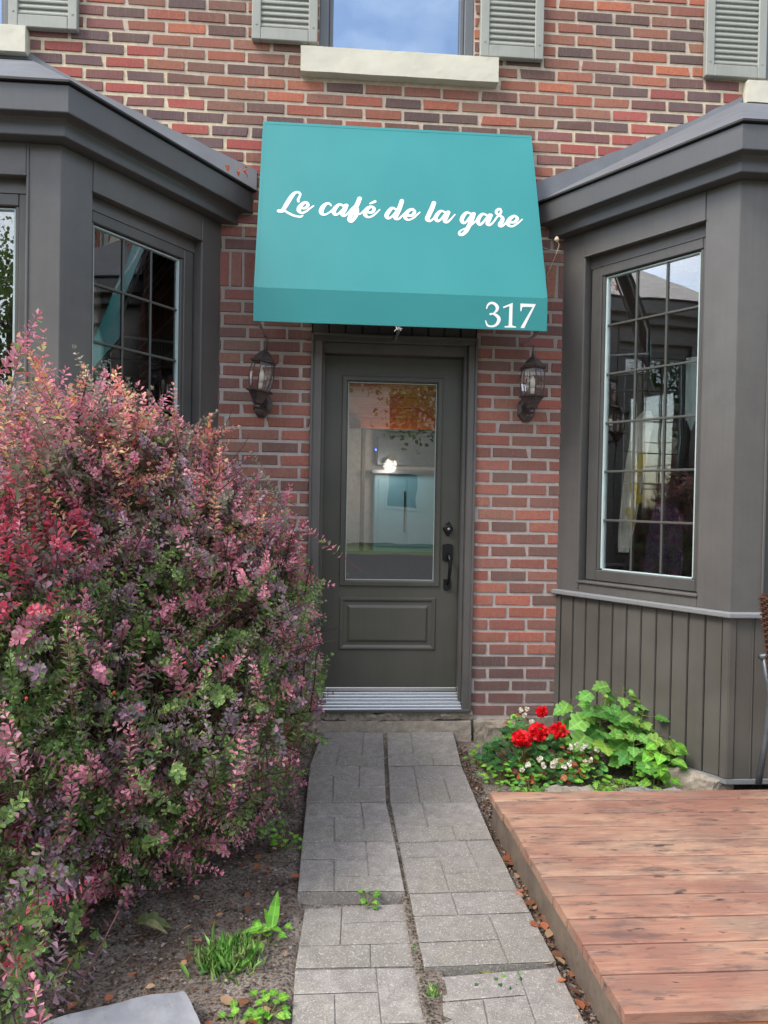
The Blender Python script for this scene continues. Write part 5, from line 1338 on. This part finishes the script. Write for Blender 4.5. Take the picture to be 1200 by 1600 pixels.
def grass_tuft(x, y, r_, n, h, lab):
    base = np.stack([x+rng.normal(0, r_*.5, n), y+rng.normal(0, r_*.5, n), np.full(n, gz(y)-.03)], 1)
    d = np.stack([rng.normal(0, .45, n), rng.normal(-.05, .45, n), np.ones(n)], 1); L = h*rng.uniform(.5, 1.2, n)
    v, q, c = leaf_cloud(base, d, unit(n), L, pick(C((150, 205, 104), (168, 220, 120), (134, 186, 94), (200, 210, 150)), n), [(0, 0), (.35, .010), (.7, .009), (1, 0)], .1, .45)
    o = bulk('grass_tuft', v-np.array([x, y, 0]), q, M['grassm'], None, c); o.location = (x, y, 0); tag(o, lab, 'grass tuft'); return o
grass_tuft(-.62, -2.03, .08, 480, .06, 'fine bright grass tuft in the soil beside the path')
grass_tuft(.0, -2.22, .02, 120, .03, 'short grass in the path joint at the near end')
grass_tuft(.47, -1.25, .03, 60, .05, 'little grass tuft between the deck side and the path') if False else None
# thin creeping moss and litter in the central joint
def litter(name, pts, pal, size, mat, lab=None):
    n = len(pts); d = unit(n); d[:, 2] *= .2; nr = unit(n)*.35+np.array([0, 0, 1.])
    v, q, c = leaf_cloud(pts, d, nr, size, pick(pal, n, .2), [(0, 0), (.3, .28), (.7, .3), (1, .03)], .2, .1)
    o = bulk(name, v, q, mat, None, c); tag(o, lab, None, None, 'stuff'); return o
n = 6000; y = rng.uniform(-2.75, -.2, n); x = rng.uniform(-1.5, -.44, n); x = np.where(rng.random(n) < .3, rng.uniform(.40, .46, n), x); x = np.where((rng.random(n) < .08), rng.uniform(.42, 1.5, n), x)
y = np.where(x > .5, rng.uniform(-1.1, -.1, n), y)
litter('bark_litter', np.stack([x, y, np.array([gz(q) for q in y])-.020+rng.uniform(-.004, .008, n)], 1), C((112, 82, 66), (132, 98, 76), (84, 66, 56), (160, 136, 118), (66, 54, 48), (176, 158, 138), (132, 126, 120)), rng.uniform(.004, .02, n), M['leaf'], 'brown bark chips and twig bits on the soil')
n = 900; y = rng.uniform(-2.7, -.3, n); x = rng.uniform(-1.5, -.45, n); d_ = unit(n); d_[:, 2] *= .12
v_, q_, c_ = leaf_cloud(np.stack([x, y, np.array([gz(t) for t in y])-.018+rng.uniform(0, .01, n)], 1), d_, unit(n)*.4+np.array([0, 0, 1.]), rng.uniform(.02, .07, n), pick(C((150, 122, 98), (110, 84, 66), (176, 152, 126), (84, 66, 56)), n), [(0, .01), (.3, .02), (.7, .018), (1, .01)], .1, .05)
tag(bulk('twig_litter', v_, q_, M['leaf'], None, c_), 'thin dry twigs and stalks scattered on the soil', None, None, 'stuff')
n = 1500; y = rng.uniform(-2.7, -.3, n); x = rng.uniform(-1.4, -.43, n); pm = MB()
for px_, py_ in zip(x, y):
    s_ = rnd.uniform(.002, .0075); pm.lathe([(s_*.5, -s_*.4), (s_, 0), (s_*.6, s_*.5), (s_*.1, s_*.6)], 5, center=(px_, py_, gz(py_)-.022), rot=rnd.random(), flat=rnd.uniform(.6, 1), c=vary(rnd.choice([srgb(150, 146, 140), srgb(120, 112, 106), srgb(176, 170, 162), srgb(96, 84, 78)])))
tag(pm.build('pebbles', M['leaf'], tint=True), 'small grey pebbles scattered in the soil', None, None, 'stuff')
n = 130; y = rng.uniform(-2.6, -1.2, n); x = rng.uniform(-1.3, -.45, n); x = np.where(rng.random(n) < .35, rng.uniform(.395, .44, n), x)
litter('fallen_leaves', np.stack([x, y, np.array([gz(q) for q in y])-.012+rng.uniform(0, .01, n)], 1), C((186, 124, 88), (200, 150, 110), (168, 104, 76), (150, 104, 80), (200, 166, 130), (130, 92, 72)), rng.uniform(.02, .05, n), M['leaf'], 'dry brown and orange fallen leaves on the soil')
n = 900; t_ = rng.uniform(0, 1, n); y = -.1-2.6*t_; x = np.interp(-y, [.05, .46, .92, 1.31, 1.69, 2.9], [.01, -.01, -.035, -.026, -.024, -.018])+rng.normal(0, .009, n)
litter('joint_debris', np.stack([x, y, np.array([gz(q) for q in y])-.009+rng.uniform(-.006, .006, n)], 1), C((74, 62, 50), (90, 78, 66), (84, 96, 56), (60, 50, 44), (120, 110, 96), (110, 120, 70)), rng.uniform(.003, .010, n), M['leaf'], 'dark grit and moss in the middle joint of the path')
jd = MB()
for yy0, yy1, xx0, xx1 in ((-2.9, -.05, -.045, .04),):
    m_ = 60; vs = []
    for i in range(m_+1):
        y = yy0+(yy1-yy0)*i/m_
        for k in range(4): vs.append((xx0+(xx1-xx0)*k/3, y, gz(y)-.013+.004*noise.noise(Vector((k*3, y*30, 4)))))
    jd.add(vs, [(i*4+k, i*4+k+1, (i+1)*4+k+1, (i+1)*4+k) for i in range(m_) for k in range(3)])
tag(jd.build('joint_soil', M['soil'], smooth=True), kind='structure')
mp_ = thing('maple_leaf', 'large dull green fallen leaf curled under the shrub edge', 'leaf', (-.93, -1.88, -.025)); lf = MB()
broad_leaf(lf, (0, 0, .01), (1, -.1, .1), (0, -.4, 1), .10, .45, srgb(108, 118, 72), LOBED, .35, .4)
broad_leaf(lf, (.02, -.02, .02), (1, -.5, .05), (0, -.4, 1), .08, .35, srgb(150, 150, 108), None, .3, .3)
lf.build('blade', M['leaf'], mp_, tint=True)
# dead vine scraps on the right bay
vn = MB(); vn.tube([(.93, -.19, 2.93), (.945, -.2, 2.88), (.93, -.2, 2.83), (.91, -.15, 2.76), (.885, -.09, 2.68), (.88, -.05, 2.6)], .0016, 4); vn.tube([(.86, -.1, 2.9), (.9, -.17, 2.86), (.95, -.22, 2.84)], .0013, 4)
vn.lathe([(.001, -.02), (.014, -.008), (.012, .006), (.003, .014)], 7, center=(.932, -.195, 2.915))
tag(vn.build('dead_vine', M['card']), 'dry vine scrap hanging from the fascia beside the awning', 'vine')
# curled leaves on the left bay roof
def rleaf():
    t = thing('dry_leaf', 'orange dry leaves caught on the left bay roof beside the awning', 'leaf', (-.86, -.06, 3.25)); lf = MB()
    for k in range(9):
        broad_leaf(lf, (rnd.uniform(-.12, .05), rnd.uniform(-.08, .02), rnd.uniform(-.03, .05)), Vector(unit(1)[0]), (0, -.5, 1), rnd.uniform(.025, .05), .6, vary(srgb(190, 110, 80)), None, .4, .3)
    lf.build('blade', M['leaf'], t, tint=True)
rleaf()

# ================================================================ across the street (seen in the window reflections)
def tree(x, y, h, r_, lab, hue):
    t = thing('street_tree', lab, 'tree', (x, y, -.1), 'trees along the street'); tr = MB()
    tr.tube([(0, 0, 0), (.05, 0, h*.3), (0, .1, h*.6), (.1, 0, h*.85)], [.2, .16, .11, .03], 8)
    for k in range(9):
        a = k*2.4; z = h*(.35+.05*k); tr.tube([(0, 0, z), (math.cos(a)*r_*.4, math.sin(a)*r_*.4, z+.6), (math.cos(a)*r_*.8, math.sin(a)*r_*.8, z+1.0)], [.07, .045, .015], 6)
    tr.build('trunk', M['stem'], t)
    nc = 90; n_ = 70; cs = unit(nc)*np.array([r_, r_, h*.3])*rng.uniform(.4, 1, (nc, 1))+np.array([0, 0, h*.68]); k = np.repeat(np.arange(nc), n_); p = cs[k]+rng.normal(0, r_*.13, (nc*n_, 3)); n2 = len(p)
    v, q, c = leaf_cloud(p, unit(n2), unit(n2), rng.uniform(.1, .2, n2), pick(C(*hue), n2, .25), LEAF_OVATE)
    bulk('crown', v, q, M['leaf'], t, c)
tree(-7.6, -6.4, 6.5, 2.0, 'bright green street tree by the sidewalk left of the house front', [(130, 170, 60), (110, 150, 56), (150, 180, 70)])
tree(3.5, -17.5, 8, 2.8, 'dark green tree across the street beside the white house', [(70, 100, 50), (84, 112, 56)])
tree(-9, -18, 9, 3.0, 'tall green tree across the street at the far corner', [(80, 112, 50), (96, 126, 56)])
tree(9.5, -9, 7, 2.3, 'yellowing street tree across from the deck side', [(150, 150, 60), (120, 140, 60)])
def house(x, y, w, d, h, lab):
    b = thing('white_house', lab, 'house', (x, y, -.1)); MB().box(-w/2, w/2, -d/2, d/2, 0, h).build('wall', M['stucco'], b)
    r_ = MB(); r_.add([(-w/2-.3, d/2+.3, h), (w/2+.3, d/2+.3, h), (w/2+.3, -d/2-.3, h), (-w/2-.3, -d/2-.3, h), (-w/2+1.5, 0, h+2.2), (w/2-1.5, 0, h+2.2)], [(0, 1, 5, 4), (1, 2, 5), (2, 3, 4, 5), (3, 0, 4), (0, 3, 2, 1)]); r_.build('roof', M['shingle'], b)
    for i in range(3):
        for z in (1.2, 4.0):
            xx = -w/2+w*(i+.5)/3
            if i == 1 and z < 2: MB().box(xx-.5, xx+.5, d/2, d/2+.05, .3, 2.4, bev=.01).build('door', M['shutter'], b); continue
            f = MB().box(xx-.6, xx+.6, d/2, d/2+.05, z-.05, z+1.35, bev=.01).build('window', M['stucco'], b); MB().box(xx-.5, xx+.5, d/2+.051, d/2+.06, z+.05, z+1.25).build('pane', M['dark_glass'], f)
house(-1.5, -25, 11, 7, 5.6, 'pale two storey house across the street')
house(14, -26, 10, 7, 5.2, 'pale house across the street behind the yellowing tree')
def car(x, y, lab):
    c = thing('parked_car', lab, 'car', (x, y, -.09)); b = MB()
    sec = [(-2.15, .35, .62), (-2.05, .3, .85), (-1.2, .28, .95), (-.75, .28, 1.38), (.55, .28, 1.42), (1.3, .28, 1.0), (2.0, .3, .85), (2.15, .35, .6)]
    vs = []
    for (xx, zl, zh) in sec:
        iw = .84 if zh < 1.1 else .62
        for yy, zz in ((-.86, zl), (-.88, .7), (-iw, zh), (iw, zh), (.88, .7), (.86, zl)): vs.append((xx, yy, zz))
    b.add(vs, [(i*6+k, i*6+(k+1) % 6, (i+1)*6+(k+1) % 6, (i+1)*6+k) for i in range(len(sec)-1) for k in range(6)]+[tuple(range(6)), tuple(42+k for k in range(6))])
    o = fixn(b.build('body', M['carpaint'], c))
    w = MB(); w.add([(-.98, .79, 1.0), (-.7, .68, 1.3), (.5, .68, 1.34), (1.1, .8, 1.0)], [(0, 1, 2, 3)]); w.build('side_window', M['dark_glass'], c)
    for xx in (-1.35, 1.35):
        for yy in (-.8, .8):
            t_ = MB(); t_.tube([(xx, yy-.11, .33), (xx, yy+.11, .33)], .33, 20); ww = t_.build('wheel', M['tyre'], c); MB().tube([(xx, yy-.115, .33), (xx, yy+.115, .33)], .19, 12).build('rim', M['alu'], ww)
car(-3.4, -8.6, 'grey car parked along the kerb in front of the cafe')
